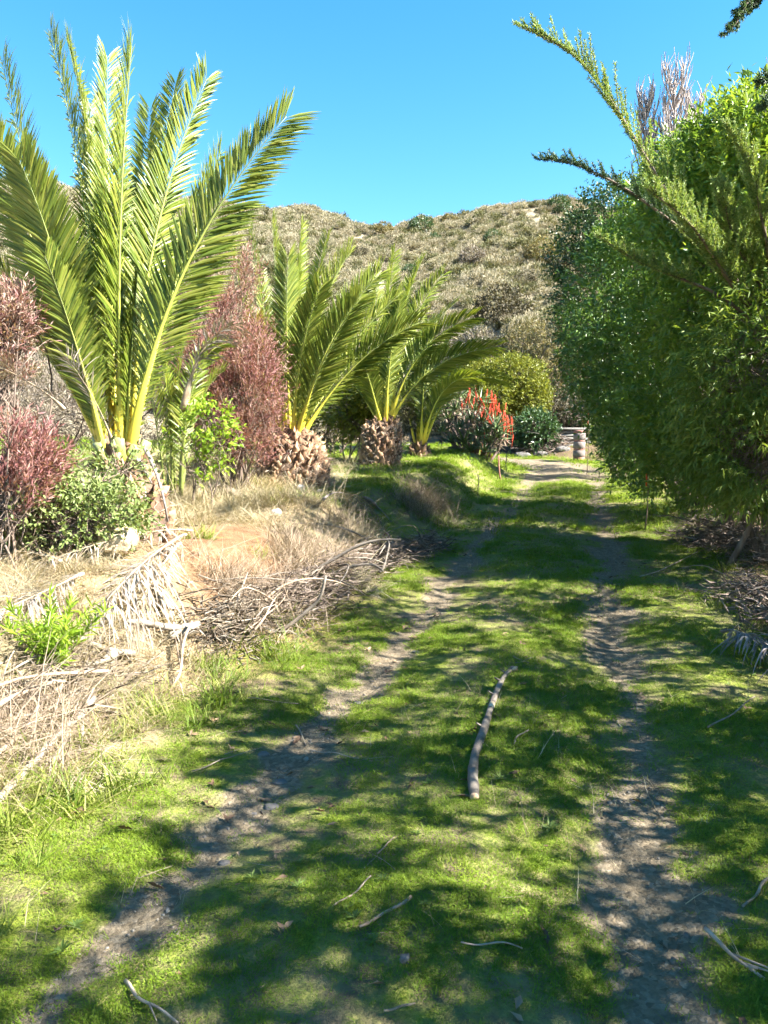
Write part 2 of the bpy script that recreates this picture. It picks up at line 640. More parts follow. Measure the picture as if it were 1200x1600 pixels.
M_pebble = solid_mat('pebble', [(0.20, (0.086, 0.074, 0.061)), (0.50, (0.155, 0.133, 0.108)), (0.80, (0.250, 0.224, 0.182))], 8, 3, 0.8, 0.2, 30, inst=True)
M_twig = solid_mat('twig_bark', [(0.3, (0.16, 0.12, 0.09)), (0.55, (0.30, 0.24, 0.18)), (0.8, (0.46, 0.40, 0.32))], 14, 4, 0.85, 0.3, 60)


def blades(n, spread, h0, h1, w, lean, mat, name, seg=2, curl=0.5):
    """tuft of bent blades"""
    r = spread * np.sqrt(rng.random(n))
    a = rng.random(n) * 2 * math.pi
    base = np.stack([r * np.cos(a), r * np.sin(a), np.full(n, -0.004)], 1)
    a2 = rng.random(n) * 2 * math.pi
    out = np.stack([np.cos(a2), np.sin(a2), np.zeros(n)], 1)
    side = np.stack([-np.sin(a2), np.cos(a2), np.zeros(n)], 1)
    h = (h0 + (h1 - h0) * rng.random(n))[:, None]
    ln = (lean * (0.3 + rng.random(n)))[:, None]
    W = (w * (0.6 + 0.8 * rng.random(n)))[:, None]
    rows = []
    for k in range(seg + 1):
        s = k / seg
        c = base + out * h * ln * (s + curl * s * s) + np.array([0, 0, 1.0]) * h * (s * (1 - 0.35 * ln * s))
        if k < seg:
            ww = W * (1 - 0.55 * s)
            rows += [c - side * ww / 2, c + side * ww / 2]
        else:
            rows += [c]
    V = np.stack(rows, 1)
    m = len(rows)
    i = np.arange(n)[:, None] * m
    F4 = np.concatenate([i + np.array([[2 * k, 2 * k + 1, 2 * k + 3, 2 * k + 2]]) for k in range(seg - 1)]) if seg > 1 else []
    F3 = i + np.array([[m - 3, m - 2, m - 1]])
    return mesh_np(name, V.reshape(-1, 3), [F3, F4], mat)


def candidates(x0, x1, y0, y1, n):
    x = x0 + (x1 - x0) * rng.random(n)
    y = y0 + (y1 - y0) * rng.random(n)
    ok = (np.abs(x) < 0.53 * y + 0.35)
    return x[ok], y[ok]


def place(x, y, keep, dz=0.0):
    x, y = x[keep], y[keep]
    return np.stack([x, y, H(x, y) + dz], 1)


def yaw(n, tilt=0.15):
    return np.stack([rng.normal(size=n) * tilt, rng.normal(size=n) * tilt, rng.random(n) * 6.283], 1)


gvar = [blades(24, 0.055, 0.010, 0.030, 0.0035, 0.9, M_grass, 'grass_tuft') for _ in range(4)] + \
       [blades(16, 0.05, 0.015, 0.048, 0.0035, 0.8, M_grass, 'grass_tuft') for _ in range(2)]
# clover-like low leaves
def clover():
    n = 26
    p = np.stack([(rng.random(n) - .5) * .11, (rng.random(n) - .5) * .11, 0.004 + 0.016 * rng.random(n)], 1)
    V, F = leaf_arrays(p, np.stack([rng.normal(size=n), rng.normal(size=n), 0.35 * rng.normal(size=n)], 1), np.tile([0, 0, 1.0], (n, 1)) + 0.3 * rdir(n), 0.006 + .006 * rng.random(n), 0.006)
    return mesh_np('clover_tuft', V, [F], M_grass)
gvar += [clover() for _ in range(3)]
P_all, S_all = [], []
for (y0, y1, dens, sc) in ((1.2, 3.2, 3600, 0.62), (3.2, 6, 1900, 0.76), (6, 11, 700, 1.2), (11, 19, 150, 2.4), (19, 33, 60, 3.6)):
    xa, xb = -0.53 * y1 - .4, 0.53 * y1 + .4
    x, y = candidates(xa, xb, y0, y1, int(dens * (xb - xa) * (y1 - y0)))
    u = path_u(x, y)
    rut, dry, lit, hl, so = masks(x, y, u)
    patchy = fbm(x * 2.2 + 3, y * 2.2, 4)
    d = (1 - 0.97 * sstep(0.22, 0.7, rut)) * (1 - 0.96 * dry) * (1 - 0.85 * lit) * (1 - hl) * (1 - so)
    d = d * np.clip(0.1 + 3.4 * (patchy - 0.36), 0.07, 1.0)
    k = rng.random(len(x)) < d
    P_all.append(place(x, y, k))
    S_all.append(sc * (0.7 + 0.6 * rng.random(k.sum())) * (0.75 + 0.6 * patchy[k]))
pp, ss = np.concatenate(P_all), np.concatenate(S_all)
print('grass', len(pp))
scatter('grass', pp, yaw(len(pp)), ss, gvar, 'short green grass and clover growing on and beside the track', 'grass')

# longer green grass at the foot of the bank
tvar = [blades(34, 0.07, 0.05, 0.17, 0.005, 0.8, M_tall, 'tall_grass_tuft', 3) for _ in range(4)]
x, y = candidates(-6, 6, 1.5, 16, 60000)
u = path_u(x, y)
n1 = fbm(x * 1.9, y * 1.9, 3) - 0.5
n4 = fbm(x * 0.9 + 50, y * 0.9, 3)
d = np.exp(-((u + 1.62 + n1 * 0.6) / 0.2) ** 2) * 0.24 * (y < 8) + 0.05 * (u < -1.8) * sstep(0.52, 0.66, n4) * (y < 14) + 0.012 * (u > 1.6) * (u < 2.8)
k = rng.random(len(x)) < d
pp = place(x, y, k)
scatter('tall_grass', pp, yaw(len(pp), 0.2), (0.6 + 0.7 * rng.random(len(pp))), tvar, 'longer yellow green grass at the foot of the bank', 'grass')

# straw: matted dead grass on the bank
svar = [blades(56, 0.13, 0.05, 0.20, 0.0036, 1.3, M_straw, 'straw_tuft', 3, 0.6) for _ in range(4)]
svar += [blades(60, 0.15, 0.03, 0.11, 0.004, 2.2, M_straw, 'straw_tuft', 3, 0.8) for _ in range(5)]
x, y = candidates(-9, 6, 1.5, 17, 52000)
u = path_u(x, y)
rut, dry, lit, hl, so = masks(x, y, u)
k = rng.random(len(x)) < dry * (1 - 0.97 * sstep(.15, .6, so)) * (0.3 + 0.55 * (y < 9)) * np.clip(2.4 * (fbm(x * 1.2 + 8, y * 1.2, 3) - 0.2), 0.2, 1)
pp = place(x, y, k)
print('straw', len(pp))
scatter('dry_grass', pp, yaw(len(pp), 0.3), (0.55 + 0.75 * rng.random(len(pp))) * np.clip(.42 + .085 * pp[:, 1], .55, 1.1), svar, 'pale matted dry grass covering the sunny bank', 'dry grass')
# grey brushy dead stems along the shaded edge of the bank
x, y = candidates(-5, 4, 2.2, 13, 26000)
u = path_u(x, y)
n1 = fbm(x * 1.4 + 77, y * 1.4, 3)
k = rng.random(len(x)) < 0.6 * np.exp(-((u + 1.95) / 0.28) ** 2) * sstep(0.42, 0.6, n1)
pp = place(x, y, k)
gsv = [blades(30, 0.12, 0.12, 0.36, 0.004, 1.2, M_greystraw, 'grey_stem_tuft', 3, 0.5) for _ in range(4)]
scatter('dead_stems', pp, yaw(len(pp), 0.35), (0.6 + 0.7 * rng.random(len(pp))), gsv, 'grey brown dead grass stems along the foot of the bank', 'dead grass')

# pebbles
pvar = []
for _ in range(5):
    V = np.array([(1, 0, 0), (0, 1, 0), (-1, 0, 0), (0, -1, 0), (0, 0, .6), (0, 0, -.5), (.6, .6, .35), (-.6, .6, .3), (-.6, -.6, .35), (.6, -.6, .3)], float) * (0.8 + 0.4 * rng.random((10, 1))) * 0.012
    F = [(0, 6, 4), (6, 1, 4), (1, 7, 4), (7, 2, 4), (2, 8, 4), (8, 3, 4), (3, 9, 4), (9, 0, 4), (0, 1, 6), (1, 2, 7), (2, 3, 8), (3, 0, 9), (1, 0, 5), (2, 1, 5), (3, 2, 5), (0, 3, 5)]
    pvar.append(mesh_np('pebble', V, [np.array(F)], M_pebble))
x, y = candidates(-3, 7, 1.2, 12, 60000)
u = path_u(x, y)
rut = masks(x, y, u)[0]
k = rng.random(len(x)) < sstep(0.3, 0.8, rut) * (0.5 + 0.4 * (y < 5)) * sstep(0.35, 0.6, fbm(x * 3, y * 3, 3))
pp = place(x, y, k, 0.001)
scatter('gravel', pp, yaw(len(pp), 0.5), np.clip(rng.lognormal(-0.9, 0.5, len(pp)), 0.2, 1.5), pvar, 'small grey stones lying in the wheel tracks', 'gravel')

# dead leaves
lvar = []
for _ in range(6):
    n = 1 + int(rng.integers(0, 3))
    p = (rng.random((n, 3)) - .5) * np.array([.06, .06, 0]) + np.array([0, 0, .006])
    V, F = leaf_arrays(p, np.stack([rng.normal(size=n), rng.normal(size=n), .25 * rng.normal(size=n)], 1), np.tile([0, 0, 1.0], (n, 1)) + .5 * rdir(n), 0.05, 0.020, 0.3)
    lvar.append(mesh_np('dead_leaf', V, [F], M_litter))
x, y = candidates(-4, 9, 1.2, 16, 70000)
u = path_u(x, y)
rut, dry, lit, hl, so = masks(x, y, u)
n1 = fbm(x * 1.1 + 12, y * 1.1, 3)
k = rng.random(len(x)) < 0.03 + 0.14 * sstep(0.5, 0.7, n1) + 0.75 * sstep(1.5, 2.6, u)
k &= (u > -1.6)
pp = place(x, y, k, 0.003)
scatter('leaf_litter', pp, yaw(len(pp), 0.25), 0.35 + 0.8 * rng.random(len(pp)), lvar, 'brown dead leaves lying on the track and under the shrubs', 'leaf litter')
# broad leaved weeds and dry seed stalks among the grass
M_weed = leaf_mat('weed_leaf', [(0.06, 0.10, 0.02), (0.10, 0.155, 0.03), (0.16, 0.20, 0.05)], 0.3, 0.5, 0.3, inst=True)
wd_ = []
for _ in range(4):
    n = 9
    a_ = np.arange(n) * 2.4 + rng.random()
    dz_ = 0.15 + 0.6 * rng.random(n)
    V, F = leaf_arrays(np.tile([0, 0, .004], (n, 1)), np.stack([np.cos(a_), np.sin(a_), dz_], 1), np.tile([0, 0, 1.0], (n, 1)) + .2 * rdir(n), .035 + .03 * rng.random(n), .013, .25)
    wd_.append(mesh_np('weed_rosette', V, [F], M_weed))
x, y = candidates(-4, 8, 1.2, 12, 16000)
u = path_u(x, y)
rut, dry, lit, hl, so = masks(x, y, u)
k = (rng.random(len(x)) < 0.02 + 0.2 * sstep(.54, .68, fbm(x * 1.6 + 91, y * 1.6, 3))) & (u > -1.7) & (rut < .55) & (lit < .6)
pp = place(x, y, k, .003)
scatter('weeds', pp, yaw(len(pp), .12), .35 + .5 * rng.random(len(pp)) ** 2, wd_, 'small broad leaved weeds dotted through the grass', 'weeds')
sd_ = [blades(3, 0.03, 0.07, 0.16, 0.0022, 0.5, M_straw, 'seed_stalk', 3, .5) for _ in range(4)]
x, y = candidates(-4, 8, 1.2, 12, 5200)
u = path_u(x, y)
k = (rng.random(len(x)) < 0.06 + 0.6 * sstep(.55, .7, fbm(x * 1.1 + 33, y * 1.1, 3))) & (u > -1.8)
pp = place(x, y, k)
scatter('seed_stalks', pp, yaw(len(pp), .25), .5 + .7 * rng.random(len(pp)), sd_, 'thin dry stalks standing in the grass', 'dry grass')
# little twigs
wv = []
for _ in range(5):
    mb = MB()
    a = rng.random() * 6.28
    L = 0.10 + 0.12 * rng.random()
    p = bez((0, 0, .004), (L * .5, .008 * rng.normal(), .006), (L, .012 * rng.normal(), .004), 6)
    tube(mb, p, np.linspace(.0018, .0008, 6), 4)
    wv.append(mb.mesh('small_twig', M_twig))
x, y = candidates(-3, 7, 1.2, 12, 9000)
u = path_u(x, y)
k = (rng.random(len(x)) < 0.08 + 0.5 * sstep(1.4, 2.4, u)) & (u > -1.7)
pp = place(x, y, k, 0.004)
scatter('twig_litter', pp, yaw(len(pp), 0.05), 0.3 + 0.7 * rng.random(len(pp)), wv, 'tiny broken twigs scattered over the track', 'twig litter')

# ------------------------------------------------------------------ scrub of the hillside
M_scrub = leaf_mat('scrub_twig', [(0.151, 0.128, 0.091), (0.235, 0.208, 0.150), (0.302, 0.268, 0.193), (0.227, 0.218, 0.134), (0.349, 0.311, 0.231)], 0.15, 0.8, 0.1, inst=True, patch=0.06)
M_scrubg = leaf_mat('scrub_green', [(0.081, 0.081, 0.043), (0.124, 0.124, 0.065), (0.174, 0.164, 0.093)], 0.2, 0.7, 0.1, inst=True)


def scrub_mesh(n, h, mat, lw, name='scrub_bush'):
    d = rdir(n)
    d[:, 2] = np.abs(d[:, 2]) * 0.9 + 0.1
    d = unit(d)
    r = 0.35 + 0.65 * rng.random(n)
    p = d * r[:, None] * np.array([.55, .55, h])
    dd = unit(d + 0.8 * rdir(n) + np.array([0, 0, .4]))
    V, F = leaf_arrays(p, dd, rdir(n), 0.10 + 0.12 * rng.random(n), lw)
    return mesh_np(name, V, [F], mat)


hv = [scrub_mesh(480, 0.6, M_scrub, 0.034) for _ in range(6)] + [scrub_mesh(420, 0.45, M_scrub, 0.042) for _ in range(4)] + [scrub_mesh(420, 0.7, M_scrubg, 0.06) for _ in range(2)]
n = 52000
y = 31 + 82 * rng.random(n) ** 0.8
x = (rng.random(n) * 1.7 - 0.9) * y
u = path_u(x, y)
cl = fbm(x * 0.25, y * 0.25, 3)
k = (rng.random(n) < np.clip(3.2 * (cl - 0.2), 0.6, 1)) & (y + 0.35 * np.maximum(-x, 0) > 34.5) & (np.abs(u) > 2.5)
pp = place(x, y, k)
print('scrub', len(pp))
scatter('hill_scrub', pp, yaw(len(pp), 0.12), (0.5 + 0.9 * rng.random(len(pp)) ** 3) * (0.7 + 0.8 * cl[k]), hv, 'dry grey scrub covering the hillside', 'scrub')

# ================================================================== PALMS
M_leaflet = leaf_mat('palm_leaflet', [(0.085, 0.126, 0.017), (0.129, 0.181, 0.023), (0.188, 0.231, 0.032), (0.278, 0.291, 0.057)], 0.42, 0.38, 0.45)
M_leaflet_y = leaf_mat('palm_leaflet_yellowing', [(0.22, 0.22, 0.03), (0.36, 0.33, 0.04), (0.5, 0.40, 0.06)], 0.42, 0.42, 0.4)
M_leaflet_d = leaf_mat('palm_leaflet_dead', [(0.160, 0.120, 0.088), (0.288, 0.240, 0.184), (0.416, 0.360, 0.296)], 0.15, 0.6, 0.3)
M_leaflet_w = leaf_mat('palm_leaflet_bleached', [(0.164, 0.139, 0.117), (0.239, 0.210, 0.183), (0.296, 0.264, 0.228)], 0.15, 0.55, 0.35)
M_leaflet_g = leaf_mat('palm_leaflet_grey', [(0.099, 0.085, 0.083), (0.174, 0.154, 0.146), (0.260, 0.234, 0.218)], 0.12, 0.6, 0.3)
M_rachis = solid_mat('palm_stem', [(0.3, (0.8, 0.8, 0.8)), (0.7, (1, 1, 1))], 10, 3, 0.42, 0.15, 30, spec=0.45,
                     along=[(0.0, (0.62, 0.40, 0.05)), (0.10, (0.62, 0.52, 0.05)), (0.35, (0.42, 0.44, 0.07)), (0.75, (0.20, 0.24, 0.07)), (1.0, (0.22, 0.24, 0.10))])
M_rachis_green = solid_mat('green_palm_stem', [(0.3, (0.10, 0.13, 0.03)), (0.7, (0.18, 0.20, 0.05))], 10, 3, 0.5, 0.15, 30)
M_rachis_d = solid_mat('dead_palm_stem', [(0.30, (0.210, 0.154, 0.098)), (0.55, (0.336, 0.266, 0.182)), (0.80, (0.434, 0.371, 0.280))], 10, 4, 0.75, 0.3, 40)
M_rachis_g = solid_mat('grey_palm_stem', [(0.30, (0.096, 0.078, 0.070)), (0.55, (0.180, 0.157, 0.140)), (0.80, (0.270, 0.235, 0.208))], 10, 4, 0.75, 0.3, 40)
M_boot = solid_mat('palm_leaf_base', [(0.25, (0.095, 0.054, 0.031)), (0.50, (0.209, 0.124, 0.075)), (0.75, (0.346, 0.227, 0.139))], 14, 5, 0.85, 0.6, 40, inst=True, stretch=(1, 1, .4))
M_trunk = solid_mat('palm_trunk', [(0.25, (0.044, 0.028, 0.020)), (0.50, (0.096, 0.064, 0.044)), (0.75, (0.176, 0.120, 0.080))], 12, 5, 0.9, 0.8, 30, bdist=.03)


def frond_parts(p0, pm, p2, twist=0.0, L=0.46, n=110, start=0.13, vee=28, droop=0.10, wid=0.026, inward=None, r0=0.034, ns=26, ragged=0.05, side_keep=(1, 1)):
    pts = bez(p0, pm, p2, ns)
    T = unit(np.gradient(pts, axis=0))
    horiz = np.array(p2, float) - np.array(p0, float)
    horiz[2] = 0
    if inward is None:
        inward = -horiz / max(np.linalg.norm(horiz), 1e-6)
    N = np.array([0, 0, 0.7]) + np.asarray(inward, float)
    N = N[None] - (T @ N)[:, None] * T
    N = unit(N)
    S = np.cross(T, N)
    tw = np.asarray(twist) + np.linspace(-0.12, 0.12, ns)
    c, s = np.cos(tw)[:, None], np.sin(tw)[:, None]
    N, S = N * c + S * s, S * c - N * s
    sv = np.linspace(0, 1, ns)
    rad = r0 * np.clip(1.55 - 6.5 * sv, 0.0, 1) * 0.7 + r0 * (0.62 * (1 - sv) + 0.05)
    rb = MB()
    tube(rb, pts, rad, 7, 0.62, True, 0.0, None)
    lb = MB()
    for sg, kp in ((1, side_keep[0]), (-1, side_keep[1])):
        k = int(n * kp)
        if k < 3:
            continue
        s = np.linspace(start, 0.995, k) + rng.normal(size=k) * 0.003
        s = np.clip(s, 0, 1)
        f = s * (ns - 1)
        i = np.minimum(f.astype(int), ns - 2)
        w = (f - i)[:, None]
        lerp = lambda A: A[i] * (1 - w) + A[i + 1] * w
        p, t, nn, sd = lerp(pts), unit(lerp(T)), unit(lerp(N)), unit(lerp(S))
        prof = np.clip(0.22 + (s - start) * 3.2, 0, 1) * np.clip(1.06 - 0.46 * s ** 2.4, 0, 1)
        ln = L * prof * (1 + ragged * rng.normal(size=k))
        al = np.radians(52 - 20 * s + rng.normal(size=k) * (3 + 45 * max(ragged - .05, 0)))
        ve = np.radians(vee + (9 + 50 * max(ragged - .05, 0)) * rng.normal(size=k) + np.where(rng.random(k) < 0.25, 14, 0))
        d = np.cos(al)[:, None] * t + np.sin(al)[:, None] * (sg * sd * np.cos(ve)[:, None] + nn * np.sin(ve)[:, None])
        d = unit(d)
        wd = unit(np.cross(d, nn) + 0.15 * rng.normal(size=(k, 3)))
        un = np.cross(wd, d)
        W = wid * (0.75 + 0.4 * rng.random(k)) * np.clip(prof, 0.35, 1)
        ln_, W_ = ln[:, None], W[:, None]
        dn = np.array([0, 0, -1.0])
        q1 = p + d * ln_ * 0.38 + dn * ln_ * droop * 0.12
        q2 = p + d * ln_ * 0.74 + dn * ln_ * droop * 0.5
        q3 = p + d * ln_ + dn * ln_ * droop
        V = np.stack([p, q1 - wd * W_ / 2 + un * W_ * .22, q1, q1 + wd * W_ / 2 + un * W_ * .22,
                      q2 - wd * W_ * .33 + un * W_ * .13, q2, q2 + wd * W_ * .33 + un * W_ * .13, q3], 1)
        b = np.arange(k)[:, None] * 8
        F4 = np.concatenate([b + np.array([[1, 2, 5, 4]]), b + np.array([[2, 3, 6, 5]])])
        F3 = np.concatenate([b + np.array([[0, 2, 1]]), b + np.array([[0, 3, 2]]), b + np.array([[4, 5, 7]]), b + np.array([[5, 6, 7]])])
        lb.add(V.reshape(-1, 3), F3, F4)
    # spines low on the stem
    k = 26
    s = np.linspace(0.035, start + 0.03, k)
    i = (s * (ns - 1)).astype(int)
    sg = np.where(np.arange(k) % 2 == 0, 1.0, -1.0)[:, None]
    d = unit(T[i] * 0.9 + sg * S[i] * 0.8 + N[i] * 0.35 + 0.15 * rng.normal(size=(k, 3)))
    V, F = leaf_arrays(pts[i], d, N[i], L * (0.16 + 1.1 * s), wid * 0.35)
    lb.add(V, F)
    return rb, lb


def add_frond(parent, org, spec, Mr=None, Ml=None, **kw):
    p0, pm, p2 = ([q[i] - org[i] for i in range(3)] for q in spec)
    rb, lb = frond_parts(p0, pm, p2, **kw)
    base = p0
    f = rb.build('frond', Mr or M_rachis, parent, smooth=True)
    l = lb.build('leaflets', Ml or M_leaflet, f)
    tag(l, None, None, None, 'stuff')
    return f


def leaf_base_mesh(name='leaf_base', w=0.13, h=0.17, th=0.04):
    V, rows = [], [(-0.5, 1.0, .35), (0.0, 0.95, .9), (0.35, 0.8, 1.15), (0.62, 0.5, 1.3), (0.70, 0.30, 1.1)]
    for z, ww, o in rows:
        V += [(-w * ww / 2, 0.0, z * h), (-w * ww * .28, -th * o * .9, z * h), (w * ww * .28, -th * o * .9, z * h), (w * ww / 2, 0.0, z * h), (0, 0.05, z * h)]
    V = np.array(V) + rng.normal(size=(25, 3)) * 0.012
    V[20:] += rng.normal(size=(5, 3)) * np.array([.01, .01, .03])
    F = [(r * 5 + a, r * 5 + (a + 1) % 5, r * 5 + 5 + (a + 1) % 5, r * 5 + 5 + a) for r in range(4) for a in range(5)]
    F3 = [(20, 21, 24), (21, 22, 24), (22, 23, 24)]
    return mesh_np(name, V, [np.array(F), np.array(F3)], M_boot)


boot_meshes = [leaf_base_mesh() for _ in range(4)]


def palm_trunk(parent, prof, lean=(0, 0), nb=70, bs=1.0, z_skip=0.0):
    """prof: list of (z, radius)"""
    mb = MB()
    z = np.linspace(prof[0][0], prof[-1][0], 14)
    r = np.interp(z, [a for a, b in prof], [b for a, b in prof])
    hz = max(prof[-1][0], 0.01)
    pts = np.stack([lean[0] * np.clip(z / hz, 0, 1), lean[1] * np.clip(z / hz, 0, 1), z], 1)
    tube(mb, pts, r * 0.93, 18, 1.0, True, 0.12, (0, 1, 0))
    tr = mb.build('trunk', M_trunk, parent, smooth=False)
    for i in range(nb):
        f = (i + 0.5) / nb
        zz = prof[0][0] + 0.1 + (hz - prof[0][0] - 0.1) * f
        rr = float(np.interp(zz, [a for a, b in prof], [b for a, b in prof]))
        a = i * 2.39996 + random.gauss(0, .08)
        o = link('leaf_base', boot_meshes[i % 4], tr)
        cx, cy = lean[0] * max(zz, 0) / hz, lean[1] * max(zz, 0) / hz
        o.location = (cx + rr * 0.93 * math.cos(a), cy + rr * 0.93 * math.sin(a), zz)
        o.rotation_euler = (R(11 + random.gauss(0, 9)), random.gauss(0, .2), a + math.pi / 2 + random.gauss(0, .2))
        k = bs * (0.6 + 0.7 * random.random())
        o.scale = (k, k, k)
    # ragged fibre between the leaf bases
    k = nb * 4
    zz = prof[0][0] + 0.12 + (hz - prof[0][0] - 0.05) * rng.random(k)
    rr = np.interp(zz, [a for a, b in prof], [b for a, b in prof]) * (1.0 + .08 * rng.random(k))
    aa = rng.random(k) * 6.283
    o_ = np.stack([np.cos(aa), np.sin(aa), np.zeros(k)], 1)
    ps = o_ * rr[:, None] + np.stack([lean[0] * np.clip(zz / hz, 0, 1), lean[1] * np.clip(zz / hz, 0, 1), zz], 1)
    dd = o_ * .45 + 0.8 * rdir(k) + np.array([0, 0, -.35])
    V, F = leaf_arrays(ps, dd, o_ + .5 * rdir(k), .05 + .12 * rng.random(k), .010)
    fb_ = link('fibres', mesh_np('fibres', V, [F], M_leaflet_d), tr)
    tag(fb_, None, None, None, 'stuff')
    return tr


def palm(name, base, crown_off, fronds, label, t, frond_kw, group='date palms along the bank'):
    """fronds: (mid px, mid py, mid depth offset, tip px, tip py, tip depth offset, twist, options)"""
    org = base
    root = thing(name, org, label, 'palm tree', group)
    cz = org + Vector(crown_off)
    for fr_ in fronds:
        mx, my, md, tx, ty, td, tw = fr_[:7]
        kw = dict(frond_kw)
        ex = fr_[7] if len(fr_) > 7 else {}
        kw.update({k: v for k, v in ex.items() if k not in ('mr', 'ml', 'off')})
        pm, p2 = P(mx, my, t + md), P(tx, ty, t + td)
        h = (pm - cz)
        h.z = 0
        h = h.normalized() * min(0.12, h.length * 0.4)
        p0 = cz + h + Vector(ex.get('off', (0, 0, 0)))
        add_frond(root, org, (p0, pm, p2), ex.get('mr'), ex.get('ml'), twist=tw, **kw)
    return root


# the big palm on the left
T1 = 6.5
b1 = G(222, 826)
b1 = P(222, 800, T1)
b1.z = H1(b1.x, b1.y)
c1 = P(185, 715, T1) - b1
Yel = dict(ml=M_leaflet_y)
pal1 = palm('palm_tree', b1, c1, [
    (72, 385, 0.2, 2, 92, 0.5, 1.25),
    (60, 400, -0.3, -60, 150, -0.7, 1.0),
    (128, 300, 0.9, 78, 55, 1.2, 1.45, dict(L=0.44)),
    (148, 300, 1.1, 104, 62, 1.6, 1.2, dict(L=0.42)),
    (187, 390, -0.25, 206, 72, -0.35, 0.1, dict(L=0.42, r0=.03)),
    (172, 380, 0.5, 168, 90, 0.8, 0.4, dict(L=0.40)),
    (238, 395, 0.1, 324, 122, 0.1, -1.15, dict(L=0.42)),
    (235, 370, 0.8, 275, 130, 1.4, -0.5, dict(L=0.42)),
    (283, 435, -0.35, 448, 182, -0.6, -1.25, dict(L=0.49, r0=.033)),
    (275, 440, 0.5, 345, 240, 0.9, -1.1, dict(L=0.44)),
    (60, 520, 0.1, -45, 370, 0.3, 0.7, dict(L=0.47)),
    (75, 560, 0.7, -40, 440, 1.2, 0.8, dict(L=0.42)),
    (110, 470, 0.7, 40, 240, 1.3, 0.9, dict(L=0.44)),
    (120, 600, 0.35, 60, 470, 0.6, 0.9, dict(L=0.28)),
    (255, 500, 0.9, 330, 340, 1.5, -0.5, dict(L=0.42)),
    (155, 430, 0.9, 140, 160, 1.5, 0.2, dict(L=0.42)),
    (215, 430, 0.9, 235, 170, 1.4, -0.3, dict(L=0.42)),
    (100, 450, -0.4, 30, 250, -0.7, 0.7, dict(L=0.47)),
    (205, 560, -.12, 215, 430, -.1, -.3, dict(L=.2, r0=.02)),
    (100, 520, 0.3, 15, 330, 0.6, 1.1, dict(L=.42)),
    (240, 540, 0.5, 300, 400, 0.9, -0.9, dict(L=.36)),
    (125, 560, -0.3, 70, 400, -0.6, 0.8, dict(L=.34)),
], 'tallest, nearest date palm with a huge spray of upright fronds above a green bush', T1, dict(n=250, wid=.024, droop=.12, r0=.027, vee=17))
palm_trunk(pal1, [(-0.15, 0.30), (0.15, 0.27), (0.45, 0.24), (c1.z, 0.19), (c1.z + .08, .1)], (c1.x, c1.y), 90, 0.75)
# cut yellow leaf bases in the crown
for (a0, ln) in ((0.2, .20), (-1.2, .22), (-2.0, .18), (2.8, .24), (-0.6, .16)):
    mb = MB()
    d = Vector((math.cos(a0), math.sin(a0), 0))
    p0 = Vector(c1) + d * 0.14 - Vector((0, 0, .06))
    p2 = p0 + d * 0.10 + Vector((0, 0, ln))
    tube(mb, [p0, (p0 + p2) / 2, p2], [.075, .055, .045], 7, .6)
    mb.build('cut_leaf_base', M_rachis, pal1, smooth=True)
# dead grey stalk hanging from the crown
mb = MB()
tube(mb, bez(P(226, 700, 6.2) - b1, P(248, 750, 6.05) - b1, P(262, 815, 6.0) - b1, 8), np.linspace(.03, .016, 8), 6, .5)
tube(mb, bez(P(214, 715, 6.15) - b1, P(226, 735, 6.05) - b1, P(238, 757, 6.02) - b1, 6), np.linspace(.028, .012, 6), 6, .5)
mb.build('dead_leaf_stalk', M_rachis_g, pal1, smooth=True)

# second palm: broad barrel trunk
T2 = 12.0
b2 = P(458, 752, T2)
b2.z = H1(b2.x, b2.y)
c2 = P(456, 690, T2) - b2
pal2 = palm('palm_tree', b2, c2, [
    (398, 545, 0.2, 362, 395, 0.3, 0.8, dict(L=0.47)),
    (417, 520, 0.5, 388, 358, 0.8, 1.3, dict(L=0.41)),
    (437, 515, -0.2, 424, 342, -0.3, 0.2, dict(L=0.47)),
    (462, 520, 0.4, 471, 350, 0.7, 1.2, dict(L=0.39)),
    (478, 525, 0.8, 512, 368, 1.3, -0.4, dict(L=0.41)),
    (448, 530, -0.5, 450, 400, -0.9, 0.1, dict(L=0.47)),
    (497, 505, 0.1, 548, 395, 0.2, -0.7, dict(L=0.58)),
    (512, 545, -0.3, 593, 428, -0.4, -0.85, dict(L=0.61)),
    (500, 575, -0.8, 560, 470, -1.4, -0.6, dict(L=0.58)),
    (552, 575, -0.2, 655, 505, -0.4, -0.85, dict(L=0.63)),
    (505, 560, 0.8, 575, 450, 1.5, -0.6, dict(L=0.55)),
    (412, 590, -0.3, 398, 500, -0.7, 0.5, dict(L=0.44, ml=M_leaflet_y)),
    (405, 580, 0.3, 380, 450, 0.6, 0.8, dict(L=0.47)),
    (425, 560, 0.9, 405, 430, 1.5, 0.3, dict(L=0.47)),
    (455, 560, 1.0, 460, 420, 1.7, 0.1, dict(L=0.47)),
    (470, 560, -0.8, 500, 450, -1.4, -0.3, dict(L=.5)),
    (535, 560, 0.3, 625, 460, 0.6, -0.8, dict(L=.56)),
    (520, 600, 0.9, 600, 520, 1.6, -0.6, dict(L=0.52)),
    (430, 640, -0.35, 408, 600, -0.5, 0.5, dict(L=.12, r0=.03)),
], 'date palm with a wide brown barrel trunk beside the red shrub', T2, dict(n=190, wid=.026, L=0.55, r0=.034, droop=.14))
palm_trunk(pal2, [(-0.15, 0.62), (0.05, 0.60), (0.3, 0.55), (0.5, 0.50), (max(c2.z - .02, .55), 0.40), (max(c2.z + .12, .7), .2)], (c2.x, c2.y), 250, .85)

